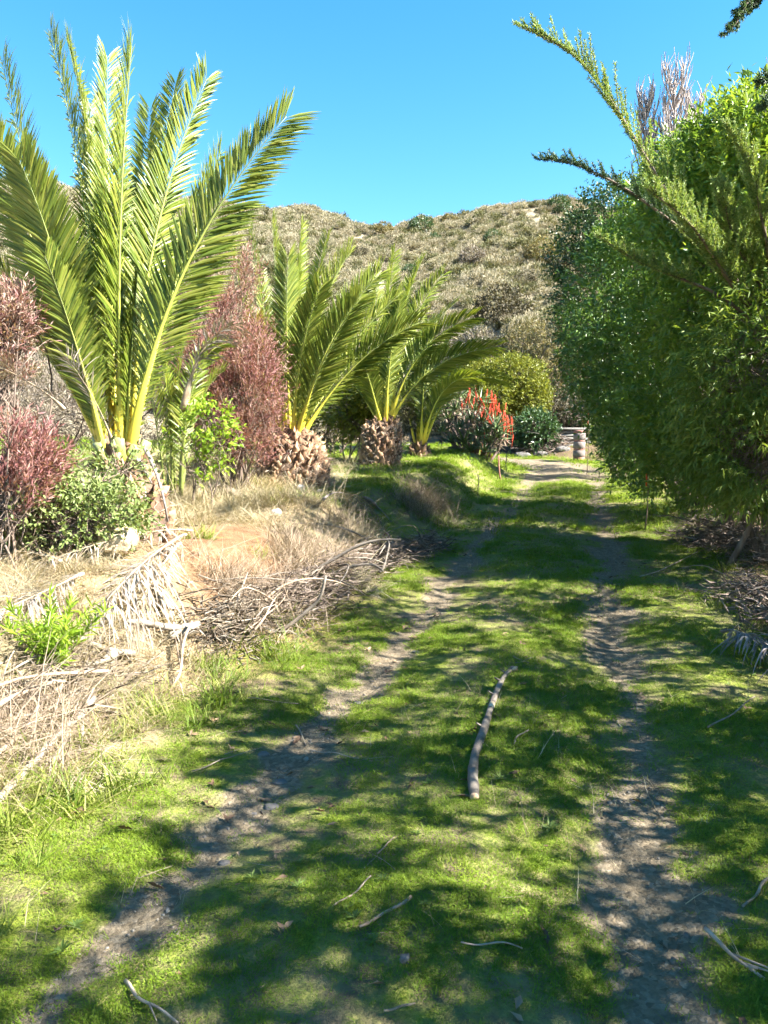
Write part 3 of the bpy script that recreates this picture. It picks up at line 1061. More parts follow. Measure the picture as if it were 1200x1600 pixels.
# third palm, trunk in shade
T3 = 16.0
b3 = P(593, 733, T3)
b3.z = H1(b3.x, b3.y)
c3 = P(600, 665, T3) - b3
palm3 = palm('palm_tree', b3, c3, [
    (603, 520, 0.4, 615, 395, 0.6, 0.9, dict(L=0.50)),
    (622, 520, 0.2, 660, 405, 0.4, -0.4, dict(L=0.52)),
    (638, 525, -0.2, 692, 430, -0.4, -0.8, dict(L=0.58)),
    (655, 555, -0.4, 738, 497, -0.8, -0.85, dict(L=0.66)),
    (672, 580, -0.2, 773, 543, -0.4, -0.85, dict(L=0.69)),
    (640, 560, 0.9, 715, 470, 1.7, -0.6, dict(L=0.58)),
    (590, 540, 0.6, 585, 430, 1.1, 0.4, dict(L=0.52)),
    (575, 570, 0.1, 550, 465, 0.3, 0.8, dict(L=0.55)),
    (580, 605, -0.5, 566, 560, -0.9, 0.4, dict(L=0.47)),
    (610, 560, -0.6, 625, 470, -1.1, -0.2, dict(L=0.55)),
    (560, 610, 0.4, 520, 560, 0.8, 0.8, dict(L=0.50)),
    (612, 545, 1.0, 640, 440, 1.8, -0.2, dict(L=0.55)),
], 'date palm with a shaded dark trunk and long fronds leaning right', T3, dict(n=165, wid=.030, L=0.58, r0=.037, droop=.22))
palm_trunk(palm3, [(-0.15, 0.42), (0.1, 0.41), (0.6, 0.42), (c3.z - .02, 0.34), (c3.z + .1, .15)], (c3.x, c3.y), 130, .9)

T4 = 20.0
b4 = P(655, 693, T4)
b4.z = H1(b4.x, b4.y)
c4 = Vector((0, 0, 0.25))
palm4 = palm('palm_tree', b4, c4, [
    (650, 600, 0.2, 640, 520, 0.4, 0.5),
    (662, 600, -0.4, 668, 535, -0.7, 0.1),
    (680, 590, 0.1, 712, 515, 0.3, -0.6),
    (705, 585, -0.2, 765, 550, -0.4, -0.8),
    (715, 605, -0.3, 792, 597, -0.5, -0.8),
    (630, 620, 0.2, 610, 570, 0.4, 0.8),
    (690, 615, -0.6, 740, 590, -1.1, -0.7),
    (660, 600, 0.8, 670, 500, 1.4, -0.1),
    (690, 620, 0.6, 735, 560, 1.1, -0.5),
], 'smallest date palm of the row, without a trunk, beside the red flowers', T4, dict(n=130, wid=.034, L=0.61, r0=.04, droop=.22))
palm_trunk(palm4, [(-0.15, 0.3), (0.1, 0.28), (0.3, 0.15)], (0, 0), 24, .9)

# low young palm behind the big one
T5 = 9.0
GR = dict(mr=M_rachis_green)
b5 = P(268, 690, T5)
b5.z = H1(b5.x, b5.y)
palm('palm_tree', b5, (0, 0, 0.1), [
    (262, 620, 0.1, 240, 540, 0.2, 0.8, GR), (295, 625, 0.1, 335, 560, 0.2, -0.9, GR), (250, 630, 0.2, 215, 560, 0.4, 0.9, GR),
    (300, 610, -0.2, 345, 540, -0.3, -0.7, GR), (278, 600, 0.5, 295, 500, 0.9, -0.8, GR), (235, 620, -0.1, 200, 540, -0.1, 0.7, GR),
    (310, 640, 0.3, 350, 580, 0.5, -0.7, GR),
], 'low young palm of dark fronds half hidden behind the tallest palm', T5, dict(n=80, wid=.026, L=.32, r0=.018, droop=.15, start=.05))


# ================================================================== dead fronds lying about
def dead_frond(name, p0, pm, p2, label, Ml=M_leaflet_w, Mr=M_rachis_d, cat='dead frond', **kw):
    org = Vector(p0)
    rb, lb = frond_parts(*[[q[i] - org[i] for i in range(3)] for q in (p0, pm, p2)], **kw)
    o = rb.build(name, Mr, None, org, True)
    tag(o, label, cat)
    l = lb.build('leaflets', Ml, o)
    tag(l, None, None, None, 'stuff')
    return o


up = (0, 0, 2.0)
dk = dict(vee=-14, inward=up, wid=.014, ragged=.4, droop=.5, r0=.015)
dead_frond('dead_palm_frond', G(290, 858, .12), G(215, 925, .16), G(130, 1000, .05), 'bleached white dead frond with hanging leaflets below the orange soil', L=.34, n=95, **dk)
dead_frond('dead_palm_frond', G(282, 868, .10), G(235, 940, .12), G(195, 1010, .04), 'narrow greyish dead frond right beside the bleached white one', Ml=M_leaflet_d, L=.28, n=70, **dk)
dead_frond('dead_palm_frond', G(300, 852, .12), G(215, 868, .16), G(60, 905, .1), 'straw brown dead frond stretched sideways below the pale rock', Ml=M_leaflet_d, L=.2, n=40, **dk)
dead_frond('dead_palm_frond', G(292, 748, .14), G(345, 768, .12), G(420, 800, .05), 'dry brown frond lying on the bank right of the tallest palm', Ml=M_leaflet_d, L=.2, n=50, **dk)
dead_frond('dead_palm_frond', P(288, 640, 8.4), P(318, 545, 8.3), P(372, 508, 8.2), 'pale dead frond arching upright in front of the red shrub', L=.3, n=44, wid=.02, ragged=.3, vee=-10, droop=.35, twist=-.6)
dead_frond('dead_palm_frond', P(178, 700, 6.15), P(150, 630, 6.0), P(105, 560, 5.9), 'withered grey frond with a tuft of dry leaflets against the tallest palm', Ml=M_leaflet_d, Mr=M_rachis_d, L=.30, n=40, start=.62, wid=.010, ragged=.3, r0=.018, twist=.6, droop=.3)
dead_frond('dead_palm_frond', P(100, 640, 5.6), P(50, 600, 5.5), P(-40, 555, 5.4), 'rust brown broken stalk with withered leaflets at the left edge', Ml=M_leaflet_d, L=.30, n=40, start=.5, wid=.010, ragged=.3, r0=.02, twist=.6, droop=.4)
dead_frond('dead_palm_frond', G(505, 800, .14), G(545, 800, .22), G(598, 822, .04), 'grey arched dead frond on the shaded slope left of the twig pile', Ml=M_leaflet_g, Mr=M_rachis_g, L=.32, n=46, **dk)
dead_frond('dead_palm_frond', G(1128, 1008, .1), G(1170, 1030, .16), G(1250, 1085, .12), 'grey dead frond at the right edge beside the track', Ml=M_leaflet_g, Mr=M_rachis_g, L=.18, n=70, **dk)
dead_frond('dead_palm_frond', G(130, 920, .1), G(60, 960, .12), G(-60, 1010, .1), 'bleached dead frond at the left edge above the lime green plant', L=.26, n=75, **dk)
dead_frond('dead_palm_frond', G(95, 895, .08), G(20, 885, .10), G(-60, 905, .06), 'flattened straw coloured dead frond at the left edge near the red shrub', Ml=M_leaflet_d, L=.22, n=44, **dk)
dead_frond('dead_palm_frond', G(640, 715, .35), P(627, 690, 15.2), P(618, 668, 15.6), 'grey dead frond leaning on the shaded palm trunk', Ml=M_leaflet_g, Mr=M_rachis_g, L=.12, n=24, **dk)
# grey flower sheath of a palm
mb = MB()
pth = bez(G(612, 818, .02), G(590, 798, .05), G(566, 786, .10), 9)
tube(mb, pth, [.01, .012, .014, .016, .03, .06, .075, .05, .01], 7, .45)
o = mb.build('palm_sheath', M_rachis_g, None, smooth=True)
tag(o, 'grey boat shaped palm sheath lying on the slope above the twig pile', 'palm sheath')

# ================================================================== SHRUBS AND TREES
def crown_np(ells, n, per, twigL, leafL, leafW, up=0.3, droop=0.1, shell=0.5, gap=0.33, gs=2.2, spread=0.8, fill=0.15):
    """leafy twigs spread through the outer part of a union of ellipsoids, with gaps"""
    cs = np.array([e[0] for e in ells], float)
    rs = np.array([e[1] for e in ells], float)
    w = (rs.prod(1)) ** (2 / 3)
    k = rng.choice(len(ells), n, p=w / w.sum())
    d = rdir(n)
    r = 1 - shell * rng.random(n) ** 1.6
    r *= 0.82 + 0.36 * vnoise(d[:, 0] * 2.6 + 7 * k, d[:, 1] * 2.6, d[:, 2] * 2.6)
    p = cs[k] + d * rs[k] * r[:, None]
    ins = np.zeros(n)
    for c, e in zip(cs, rs):
        q = np.linalg.norm((p - c) / e, axis=1)
        ins = np.maximum(ins, (q < 0.62))
    g = vnoise(p[:, 0] * gs, p[:, 1] * gs, p[:, 2] * gs) * 0.65 + vnoise(p[:, 0] * gs * 2.3 + 40, p[:, 1] * gs * 2.3, p[:, 2] * gs * 2.3) * 0.35
    keep = ((ins < 0.5) | (rng.random(n) < fill)) & (g > gap)
    p, d = p[keep], d[keep]
    n = len(p)
    td = unit(d * 0.9 + np.array([0, 0, up]) + 0.55 * rdir(n))
    s = (np.arange(per) + 0.3) / per
    pos = p[:, None] + td[:, None] * (twigL * (0.6 + 0.8 * rng.random(n)))[:, None, None] * s[None, :, None]
    ld = unit(td[:, None] * 0.75 + spread * rdir(n * per).reshape(n, per, 3) + np.array([0, 0, -droop]))
    L = leafL * (0.65 + 0.7 * rng.random(n * per))
    V, F = leaf_arrays(pos.reshape(-1, 3), ld.reshape(-1, 3), rdir(n * per) + np.array([0, 0, 0.9]), L, leafW * (L / leafL))
    return V, F, p, td


def stems_to(root, org, base, targets, r, mat, name='stem', sides=6, wobble=0.05, sub=3):
    for i, tg in enumerate(targets):
        b = np.array(base) + np.array([random.gauss(0, .12), random.gauss(0, .12), -0.08])
        t = np.array(tg, float)
        mid = (b + t) / 2 + np.array([0, 0, 0.12 * np.linalg.norm(t - b)]) + rng.normal(size=3) * 0.1 * np.linalg.norm(t - b)
        pts = wob(bez(b, mid, t, 10), wobble * 0.4)
        mb = MB()
        tube(mb, pts - np.array(org), r * np.linspace(1, 0.25, 10), sides, 1, True, .15)
        for j in range(sub):
            s = int(rng.integers(3, 8))
            e = pts[s] + (rdir(1)[0] * 0.7 + np.array([0, 0, .5])) * np.linalg.norm(t - b) * 0.28
            tube(mb, wob(bez(pts[s], (pts[s] + e) / 2 + [0, 0, .04], e, 5), .01) - np.array(org), r * np.linspace(.45, .1, 5), 5, 1, True, .15)
        mb.build(name, mat, root, smooth=True)


def shrub(name, base, ells, label, cat, leafmat, barkmat, n, per=9, twigL=.22, leafL=.06, leafW=.012, stem_r=.035, nst=4, group=None, twigs=True, stem_name='stem', **kw):
    base = Vector(base)
    root = thing(name, base, label, cat, group)
    ells = [(np.array(c, float), np.array([r] * 3 if np.isscalar(r) else r, float)) for c, r in ells]
    V, F, p, td = crown_np(ells, n, per, twigL, leafL, leafW, **kw)
    me = mesh_np('crown', V - np.array(base), [F], leafmat)
    cr = link('crown', me, root)
    order = sorted(ells, key=lambda e: -e[1].prod())
    tg = [order[i % len(order)][0] + (rdir(1)[0] * order[i % len(order)][1] * .35 if i >= len(order) else 0) for i in range(nst)]
    stems_to(root, base, base, tg, stem_r, barkmat, stem_name)
    if twigs:
        m = min(len(p), 700)
        sel = rng.choice(len(p), m, replace=False)
        mb = MB()
        a = p[sel] - td[sel] * twigL * 1.8 - np.array(base)
        V2, F2 = leaf_arrays(a, td[sel], rdir(m), twigL * 2.4, 0.008, 0.0, 0.2)
        t = link('twigs', mesh_np('twigs', V2, [F2], barkmat), root)
        tag(t, None, None, None, 'stuff')
    return root


M_bark = solid_mat('shrub_bark', [(0.3, (0.07, 0.05, 0.04)), (0.55, (0.16, 0.12, 0.095)), (0.8, (0.28, 0.23, 0.19))], 12, 5, 0.9, 0.6, 40, stretch=(1, 1, .3))
M_pale_bark = solid_mat('pale_bark', [(0.30, (0.225, 0.188, 0.173)), (0.55, (0.338, 0.292, 0.277)), (0.80, (0.450, 0.405, 0.390))], 12, 5, 0.9, 0.4, 40, stretch=(1, 1, .3))
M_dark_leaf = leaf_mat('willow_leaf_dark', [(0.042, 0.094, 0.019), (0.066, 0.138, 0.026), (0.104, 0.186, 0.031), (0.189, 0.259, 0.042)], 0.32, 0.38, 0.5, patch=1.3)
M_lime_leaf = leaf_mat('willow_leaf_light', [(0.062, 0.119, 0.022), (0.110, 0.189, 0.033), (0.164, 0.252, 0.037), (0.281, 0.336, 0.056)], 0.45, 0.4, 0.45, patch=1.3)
M_holm = leaf_mat('round_leaf_dark', [(0.023, 0.052, 0.018), (0.039, 0.081, 0.026), (0.065, 0.111, 0.036)], 0.25, 0.35, 0.5, patch=1.3)
M_olive = leaf_mat('yellowish_leaf', [(0.052, 0.103, 0.017), (0.102, 0.166, 0.025), (0.174, 0.235, 0.040), (0.254, 0.289, 0.068)], 0.4, 0.45, 0.35, patch=1.3)
M_conifer = leaf_mat('conifer_needle', [(0.102, 0.172, 0.045), (0.168, 0.245, 0.064), (0.249, 0.324, 0.082), (0.364, 0.404, 0.144)], 0.3, 0.5, 0.3)
M_conifer_d = leaf_mat('conifer_needle_dark', [(0.035, 0.070, 0.042), (0.063, 0.112, 0.059), (0.098, 0.147, 0.070)], 0.25, 0.5, 0.3)
M_red = leaf_mat('red_leaf', [(0.14, 0.048, 0.055), (0.21, 0.085, 0.085), (0.29, 0.165, 0.14), (0.38, 0.29, 0.21)], 0.35, 0.5, 0.3, patch=2.0)
M_red2 = leaf_mat('dull_red_leaf', [(0.163, 0.066, 0.070), (0.245, 0.132, 0.119), (0.313, 0.211, 0.168), (0.354, 0.290, 0.231)], 0.3, 0.5, 0.3)
M_sage = leaf_mat('sage_leaf', [(0.071, 0.107, 0.030), (0.131, 0.178, 0.051), (0.201, 0.250, 0.085), (0.301, 0.346, 0.146)], 0.3, 0.55, 0.3, patch=1.3)
M_sprig = leaf_mat('bright_sprig', [(0.14, 0.24, 0.02), (0.21, 0.33, 0.03), (0.30, 0.40, 0.05)], 0.45, 0.4, 0.3)
M_dome = leaf_mat('dome_leaf', [(0.093, 0.119, 0.017), (0.153, 0.170, 0.025), (0.221, 0.230, 0.043)], 0.35, 0.5, 0.3)
M_khaki = leaf_mat('khaki_leaf', [(0.10, 0.085, 0.04), (0.17, 0.14, 0.06), (0.24, 0.20, 0.10), (0.13, 0.14, 0.05)], 0.25, 0.6, 0.2)
M_greybush = leaf_mat('grey_twig_leaf', [(0.12, 0.10, 0.085), (0.20, 0.17, 0.14), (0.30, 0.26, 0.22)], 0.15, 0.7, 0.15)
M_umber = leaf_mat('dark_scrub_leaf', [(0.045, 0.04, 0.025), (0.08, 0.07, 0.045), (0.12, 0.105, 0.07)], 0.15, 0.6, 0.2)


def gp(px, t, z=None):
    p = P(px, 760, t)
    p.z = H1(p.x, p.y)
    return p


# --- the dense green wall right of the track
shrub('broadleaf_tree', gp(965, 20), [(P(935, 430, 19), 1.0), (P(912, 372, 19.5), .55), (P(965, 355, 19), .95), (P(886, 405, 19), .38), (P(902, 500, 19), .5), (P(930, 560, 19.5), .8), (P(1010, 400, 19), 1.1), (P(965, 620, 20), .75)],
      'dark round leaved tree at the far end of the green wall', 'tree', M_holm, M_bark, 5200, 10, .35, .085, .042, .07, 5, droop=.15, gap=.36, stem_name='trunk')
shrub('willow_leaved_shrub', gp(1085, 13.5), [(P(1000, 455, 13), 1.15), (P(985, 590, 13.5), 1.0), (P(960, 520, 14), .85), (P(1040, 640, 12.5), 1.05), (P(1020, 705, 12), .62), (P(1060, 400, 12.5), 1.15), (P(1060, 540, 12), 1.15), (P(1085, 305, 14.5), 1.05), (P(988, 655, 16), .7), (P(1003, 690, 15), .5)],  # includes a high rear clump, hidden from view, added to shade the third palm
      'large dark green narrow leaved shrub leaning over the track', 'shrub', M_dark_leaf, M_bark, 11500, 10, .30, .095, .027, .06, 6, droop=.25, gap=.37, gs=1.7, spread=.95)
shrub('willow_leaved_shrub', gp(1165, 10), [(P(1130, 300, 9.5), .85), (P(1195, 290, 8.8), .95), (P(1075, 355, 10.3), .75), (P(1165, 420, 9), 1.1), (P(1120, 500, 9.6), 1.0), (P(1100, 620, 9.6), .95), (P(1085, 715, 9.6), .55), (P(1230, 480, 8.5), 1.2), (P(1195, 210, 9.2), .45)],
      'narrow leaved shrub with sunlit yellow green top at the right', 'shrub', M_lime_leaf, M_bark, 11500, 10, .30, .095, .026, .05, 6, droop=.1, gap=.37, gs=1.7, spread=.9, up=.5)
shrub('yellowing_shrub', gp(1195, 8.2), [(P(1165, 610, 7.8), .62), (P(1190, 690, 7.6), .58), (P(1215, 560, 7.6), .75), (P(1135, 690, 8.2), .4), (P(1150, 715, 8.0), .36), (P(1200, 725, 7.5), .4), (P(1105, 722, 8.6), .3)],
      'lower yellowing shrub with drooping leaves at the right edge', 'shrub', M_olive, M_bark, 4600, 10, .26, .08, .016, .035, 4, droop=.5, gap=.34, up=-.1)
shrub('hedge_shrub', gp(960, 24), [(P(968, 655, 22.5), .8), (P(955, 605, 24), .8), (P(972, 690, 20.5), .6), (P(995, 700, 17), .6), (P(958, 685, 23), .5)],
      'small olive shrub at the far foot of the green wall', 'shrub', M_olive, M_bark, 2600, 9, .3, .08, .022, .04, 4, gap=.34)

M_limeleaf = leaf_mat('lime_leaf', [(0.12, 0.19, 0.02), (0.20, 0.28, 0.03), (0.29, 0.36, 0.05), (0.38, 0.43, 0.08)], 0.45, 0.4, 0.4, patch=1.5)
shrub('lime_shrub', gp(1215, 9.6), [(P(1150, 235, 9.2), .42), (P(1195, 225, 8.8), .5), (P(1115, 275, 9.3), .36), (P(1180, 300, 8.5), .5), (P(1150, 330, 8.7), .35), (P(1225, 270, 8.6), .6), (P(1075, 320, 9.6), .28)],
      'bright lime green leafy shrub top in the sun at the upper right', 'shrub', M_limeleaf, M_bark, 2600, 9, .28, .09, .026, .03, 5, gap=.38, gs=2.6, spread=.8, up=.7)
# --- shrubs of the same wall that stand beside and behind the camera and shade the track
for (cx, cy, hz, rr, n_, gap_, lab) in ((4.6, 4.6, 2.75, 1.3, 3200, .43, 'tall shrub beside the track just outside the right edge'),
                                  (4.0, 1.9, 2.5, 1.25, 3700, .42, 'tall shrub right beside the camera'),
                                  (3.6, -0.6, 2.8, 1.3, 3700, .42, 'tall shrub behind the right shoulder of the camera'),
                                  (2.8, -3.2, 3.0, 1.3, 3000, .44, 'tall shrub behind the camera'),
                                  (6.6, 7.6, 3.3, 1.4, 3600, .38, 'tall shrub in the second row of the green wall'),
                                  (7.6, 11.5, 3.6, 1.7, 3800, .36, 'tall shrub behind the narrow leaved shrubs')):
    bz = H1(cx + .5, cy)
    c = Vector((cx, cy, bz + hz))
    e = [(c, (rr, rr, rr * .8)), (c + Vector((.8, .5, -.9)), rr * .8), (c + Vector((.5, -.8, -.5)), rr * .75), (c + Vector((-.1, .8, .35)), rr * .65), (c + Vector((.6, 0, -1.7)), rr * .7)]
    shrub('willow_leaved_shrub', (cx + .5, cy, bz), e, lab, 'shrub', M_dark_leaf, M_bark, n_, 9, .26, .12, .032, .05, 4, gap=gap_, gs=4.2, droop=.15)


# --- conifer with long plumed boughs
def bough(root, org, pts, r0, nsh, shL, mat, side_up=0.5, needles=46, nl=.03, bare=0.0, r1=.004, tipgrow=0.35, fwd=0.75):
    mb = MB()
    pts = wob(np.asarray(pts, float), .03)
    n = len(pts)
    tube(mb, pts - np.array(org), np.linspace(1, 0, n) ** 1.3 * (r0 - r1) + r1, 6, 1, True, .35)
    T = unit(np.gradient(pts, axis=0))
    s = bare + (1 - bare) * np.clip((np.arange(nsh) + rng.random(nsh)) / nsh + .03 * np.sin(np.arange(nsh) * .9) , 0, .995)
    f = s * (n - 1)
    i = np.minimum(f.astype(int), n - 2)
    w = (f - i)[:, None]
    p = pts[i] * (1 - w) + pts[i + 1] * w
    t = unit(T[i])
    rd = rdir(nsh)
    rd = unit(rd - (rd * t).sum(1, keepdims=True) * t)
    L = shL * np.clip(0.25 + (1 - s) * 1.05, tipgrow * .7, 1) * (0.35 + 1.0 * rng.random(nsh))
    d = unit(t * fwd + rd * 0.6 + np.array([0, 0, side_up]))
    P_, D_, = [], []
    for k in range(nsh):
        m = max(8, int(needles * L[k] / shL))
        q = np.linspace(0.02, 1, m)[:, None]
        sh = p[k] + d[k] * L[k] * q + np.array([0, 0, .12]) * L[k] * q * q
        P_.append(sh)
        D_.append(unit(d[k] * 0.9 + 0.85 * rdir(m)))
        if k % 2 == 0:
            tube(mb, np.stack([sh[0], sh[m // 2], sh[-1]]) - np.array(org), [.004, .003, .0015], 4, 1, False)
    # needles on the bough itself
    m = nsh * 3
    s2 = bare + (1 - bare) * rng.random(m)
    f2 = s2 * (n - 1)
    i2 = np.minimum(f2.astype(int), n - 2)
    P_.append(pts[i2] * (1 - (f2 - i2)[:, None]) + pts[i2 + 1] * (f2 - i2)[:, None])
    D_.append(unit(T[i2] * .7 + rdir(m)))
    pp_, dd_ = np.concatenate(P_), np.concatenate(D_)
    V, F = leaf_arrays(pp_ - np.array(org), dd_, rdir(len(pp_)), nl * (0.6 + .8 * rng.random(len(pp_))), nl * 0.28)
    b = mb.build('bough', M_bark, root, smooth=True)
    nd = link('needles', mesh_np('needles', V, [F], mat), b)
    tag(nd, None, None, None, 'stuff')
    return b


cb = gp(1245, 8.4)
con = thing('conifer_tree', cb, 'conifer with long plumed boughs reaching up and left against the sky', 'tree')
mb = MB()
tpts = wob(bez(cb - Vector((0, 0, .1)), (cb + P(1215, 330, 8.4)) / 2, P(1200, 150, 8.6), 12), .02)
tube(mb, tpts - np.array(cb), np.linspace(.13, .02, 12), 9, 1, True, .12)
mb.build('trunk', M_bark, con, smooth=True)


def bpx(*q, n=16):
    pts = np.array([P(*a) for a in q])
    s = np.linspace(0, len(q) - 1, n)
    return np.stack([np.interp(s, range(len(q)), pts[:, i]) for i in range(3)], 1)


def smoothp(p, k=3):
    p = p.copy()
    for _ in range(k):
        p[1:-1] = (p[:-2] + 2 * p[1:-1] + p[2:]) / 4
    return p


bough(con, cb, smoothp(bpx((1190, 480, 8.3), (1110, 385, 7.7), (1040, 290, 7.4), (965, 190, 7.2), (900, 100, 7.1), (825, 43, 7.0), n=26)), .032, 110, .44, M_conifer, .5, 210, bare=.12, fwd=1.15)
bough(con, cb, smoothp(bpx((1100, 380, 7.9), (1010, 315, 7.7), (940, 268, 7.6), (885, 243, 7.6), (832, 246, 7.6), n=20)), .018, 80, .22, M_conifer_d, .4, 120, fwd=1.15)
bough(con, cb, smoothp(bpx((1190, 500, 8.1), (1130, 420, 7.4), (1075, 350, 7.0), (1030, 300, 6.8), n=14)), .03, 120, .38, M_conifer, .6, 190, bare=.1)
bough(con, cb, smoothp(bpx((1200, 470, 8.1), (1170, 390, 7.4), (1140, 320, 7.1), (1112, 270, 7.0), n=14)), .03, 120, .38, M_conifer, .6, 190, bare=.1)
bough(con, cb, smoothp(bpx((1210, 460, 8.0), (1195, 360, 7.3), (1170, 270, 7.0), (1150, 215, 6.9), n=14)), .03, 120, .38, M_conifer, .6, 190, bare=.1)
bough(con, cb, smoothp(bpx((1190, 520, 8.2), (1090, 440, 7.6), (1000, 395, 7.3), (930, 368, 7.2), n=14)), .022, 70, .22, M_conifer, .5, 130, bare=.35)
# dark boughs hanging in from a taller conifer outside the frame
c2b = Vector((5.6, 6.6, H1(5.6, 6.6)))
con2 = thing('conifer_tree', c2b, 'taller dark conifer whose bough tips hang into the top right corner', 'tree')
mb = MB()
tube(mb, wob(bez((0, 0, -.1), (0.05, 0, 3.5), (0, .1, 7), 12), .02), np.linspace(.17, .02, 12), 9, 1, True, .12)
mb.build('trunk', M_bark, con2, smooth=True)
for q in (((1330, 10, 6.4), (1220, -25, 6.2), (1165, 10, 6.1), (1132, 62, 6.1)), ((1330, 150, 6.4), (1250, 118, 6.2), (1190, 112, 6.1), (1168, 125, 6.1)), ((1340, 190, 6.4), (1255, 160, 6.2), (1190, 158, 6.1), (1166, 172, 6.1)), ((1340, -40, 6.4), (1240, -60, 6.3), (1180, -10, 6.2), (1150, 20, 6.2))):
    bough(con2, c2b, smoothp(bpx(*q, n=14)), .02, 60, .14, M_conifer_d, .1, 110, bare=.05)
for k in range(16):
    a = k * 2.4
    z0 = 2.2 + 4.3 * k / 15
    L = 1.6 * (1 - .07 * k)
    a = a if math.cos(a) > -0.2 else a + 2.2
    s0 = c2b + Vector((0, 0, z0))
    e = s0 + Vector((math.cos(a) * L, math.sin(a) * L, .5 * L))
    bough(con2, c2b, bez(s0, (s0 + e) / 2 - Vector((0, 0, .1)), e, 10), .025, 36, .26, M_conifer_d, .2, 60, bare=.15)

# --- leafless whitish trees behind
for i, (px, pt, t, wd, lab) in enumerate(((1050, 122, 38, 1.3, 'tallest leafless whitish tree rising behind the green wall'), (1010, 165, 39, 1.0, 'shorter leafless whitish tree left of the tallest bare one'), (1085, 165, 40, 1.0, 'leafless whitish tree right of the tallest bare one'))):
    b = gp(px, t)
    root = thing('bare_tree', b, lab, 'tree', 'leafless trees behind the green wall')
    top = P(px, pt, t)
    mb = MB()
    pts = wob(bez(b, (b + top) / 2, top, 14), .05)
    tube(mb, pts - np.array(b), np.linspace(.16, .01, 14), 6)
    mb.build('trunk', M_pale_bark, root, smooth=True)
    mb = MB()
    hgt = top.z - b.z
    for k in range(150):
        s = 0.25 + 0.72 * random.random()
        f = s * 13
        j = min(int(f), 12)
        p0 = pts[j] * (1 - f + j) + pts[j + 1] * (f - j)
        a = random.random() * 6.283
        L = (1.2 + (1 - s) * 3.0) * wd * (.6 + .5 * random.random())
        out_ = np.array([math.cos(a), math.sin(a), 0])
        e = p0 + out_ * L * .38 + np.array([0, 0, L * .95])
        pm = (p0 + e) / 2 + out_ * L * .07
        tube(mb, bez(p0, pm, e, 5) - np.array(b), np.linspace(.05, .018, 5), 3, 1, False)
        for q in range(5):
            w = bez(p0, pm, e, 8)[2 + q]
            e2 = w + np.array([random.gauss(0, .14), random.gauss(0, .14), .55 + .4 * random.random()])
            tube(mb, np.stack([w, (w + e2) / 2 + out_ * .03, e2]) - np.array(b), [.026, .02, .014], 3, 1, False)
    tw_ = mb.build('crown', M_pale_bark, root)
    tag(tw_, None, None, None, 'stuff')

# --- red leaved shrubs
RK = dict(twigL=.30, leafL=.055, leafW=.010, up=1.3, spread=.5, gap=.48, gs=3.6, shell=.9, fill=.8)
shrub('red_shrub', gp(365, 10.8), [(P(345, 480, 10.6), (.42, .4, .5)), (P(330, 560, 10.4), (.55, .5, .6)), (P(300, 640, 10.5), (.4, .4, .6)), (P(378, 590, 10.2), (.48, .45, .6)), (P(345, 660, 10.4), (.6, .5, .6)), (P(385, 675, 10.2), (.42, .4, .55)), (P(375, 440, 10.7), (.2, .2, .35)), (P(405, 560, 10.3), (.2, .2, .5)), (P(320, 600, 10.2), (.35, .3, .6)), (P(415, 640, 10.2), (.2, .2, .4))],
      'tall red leaved shrub between the two nearest palms', 'shrub', M_red, M_bark, 8500, 9, nst=11, stem_r=.022, **RK)
shrub('red_shrub', gp(10, 6.2), [(P(5, 510, 6.0), (.24, .22, .20)), (P(38, 485, 6.1), (.13, .13, .13)), (P(-50, 560, 6), (.3, .3, .3)), (P(5, 590, 6.0), (.16, .16, .12))],
      'faded red shrub top at the left edge beside the tallest palm', 'shrub', M_red2, M_bark, 2200, 9, nst=7, stem_r=.012, **{**RK, 'twigL': .17})
shrub('red_shrub', gp(20, 5.4), [(P(15, 705, 5.3), (.2, .2, .2)), (P(5, 765, 5.2), (.28, .25, .24)), (P(55, 740, 5.4), (.18, .2, .18)), (P(-60, 740, 5.3), (.35, .35, .35))],
      'low purple red shrub at the left edge below the faded one', 'shrub', M_red, M_bark, 2800, 9, nst=8, stem_r=.010, **{**RK, 'twigL': .17})
# --- sage green bush at the foot of the big palm
shrub('sage_bush', gp(135, 5.7), [(P(110, 770, 5.75), (.28, .3, .20)), (P(190, 735, 5.9), (.12, .15, .10)), (P(40, 745, 5.8), (.12, .2, .12)), (P(60, 800, 5.6), (.3, .28, .18)), (P(155, 805, 5.6), (.25, .25, .18)), (P(170, 740, 5.8), (.14, .14, .14)), (P(110, 815, 5.5), (.32, .25, .16))],
      'grey green small leaved bush under the tallest palm', 'bush', M_sage, M_bark, 2300, 8, .20, .040, .019, .012, 8, gap=.42, gs=4, droop=.05, shell=.7, fill=.3)
shrub('bright_sprig', gp(310, 8.4), [(P(330, 655, 8.3), (.22, .2, .12)), (P(290, 690, 8.3), (.22, .2, .14)), (P(340, 690, 8.2), (.14, .15, .08)), (P(300, 720, 8.3), (.3, .2, .14))],
      'bright green leafy sprigs in front of the red shrub', 'bush', M_sprig, M_bark, 270, 8, .16, .06, .026, .010, 5, gap=.38, droop=.2)
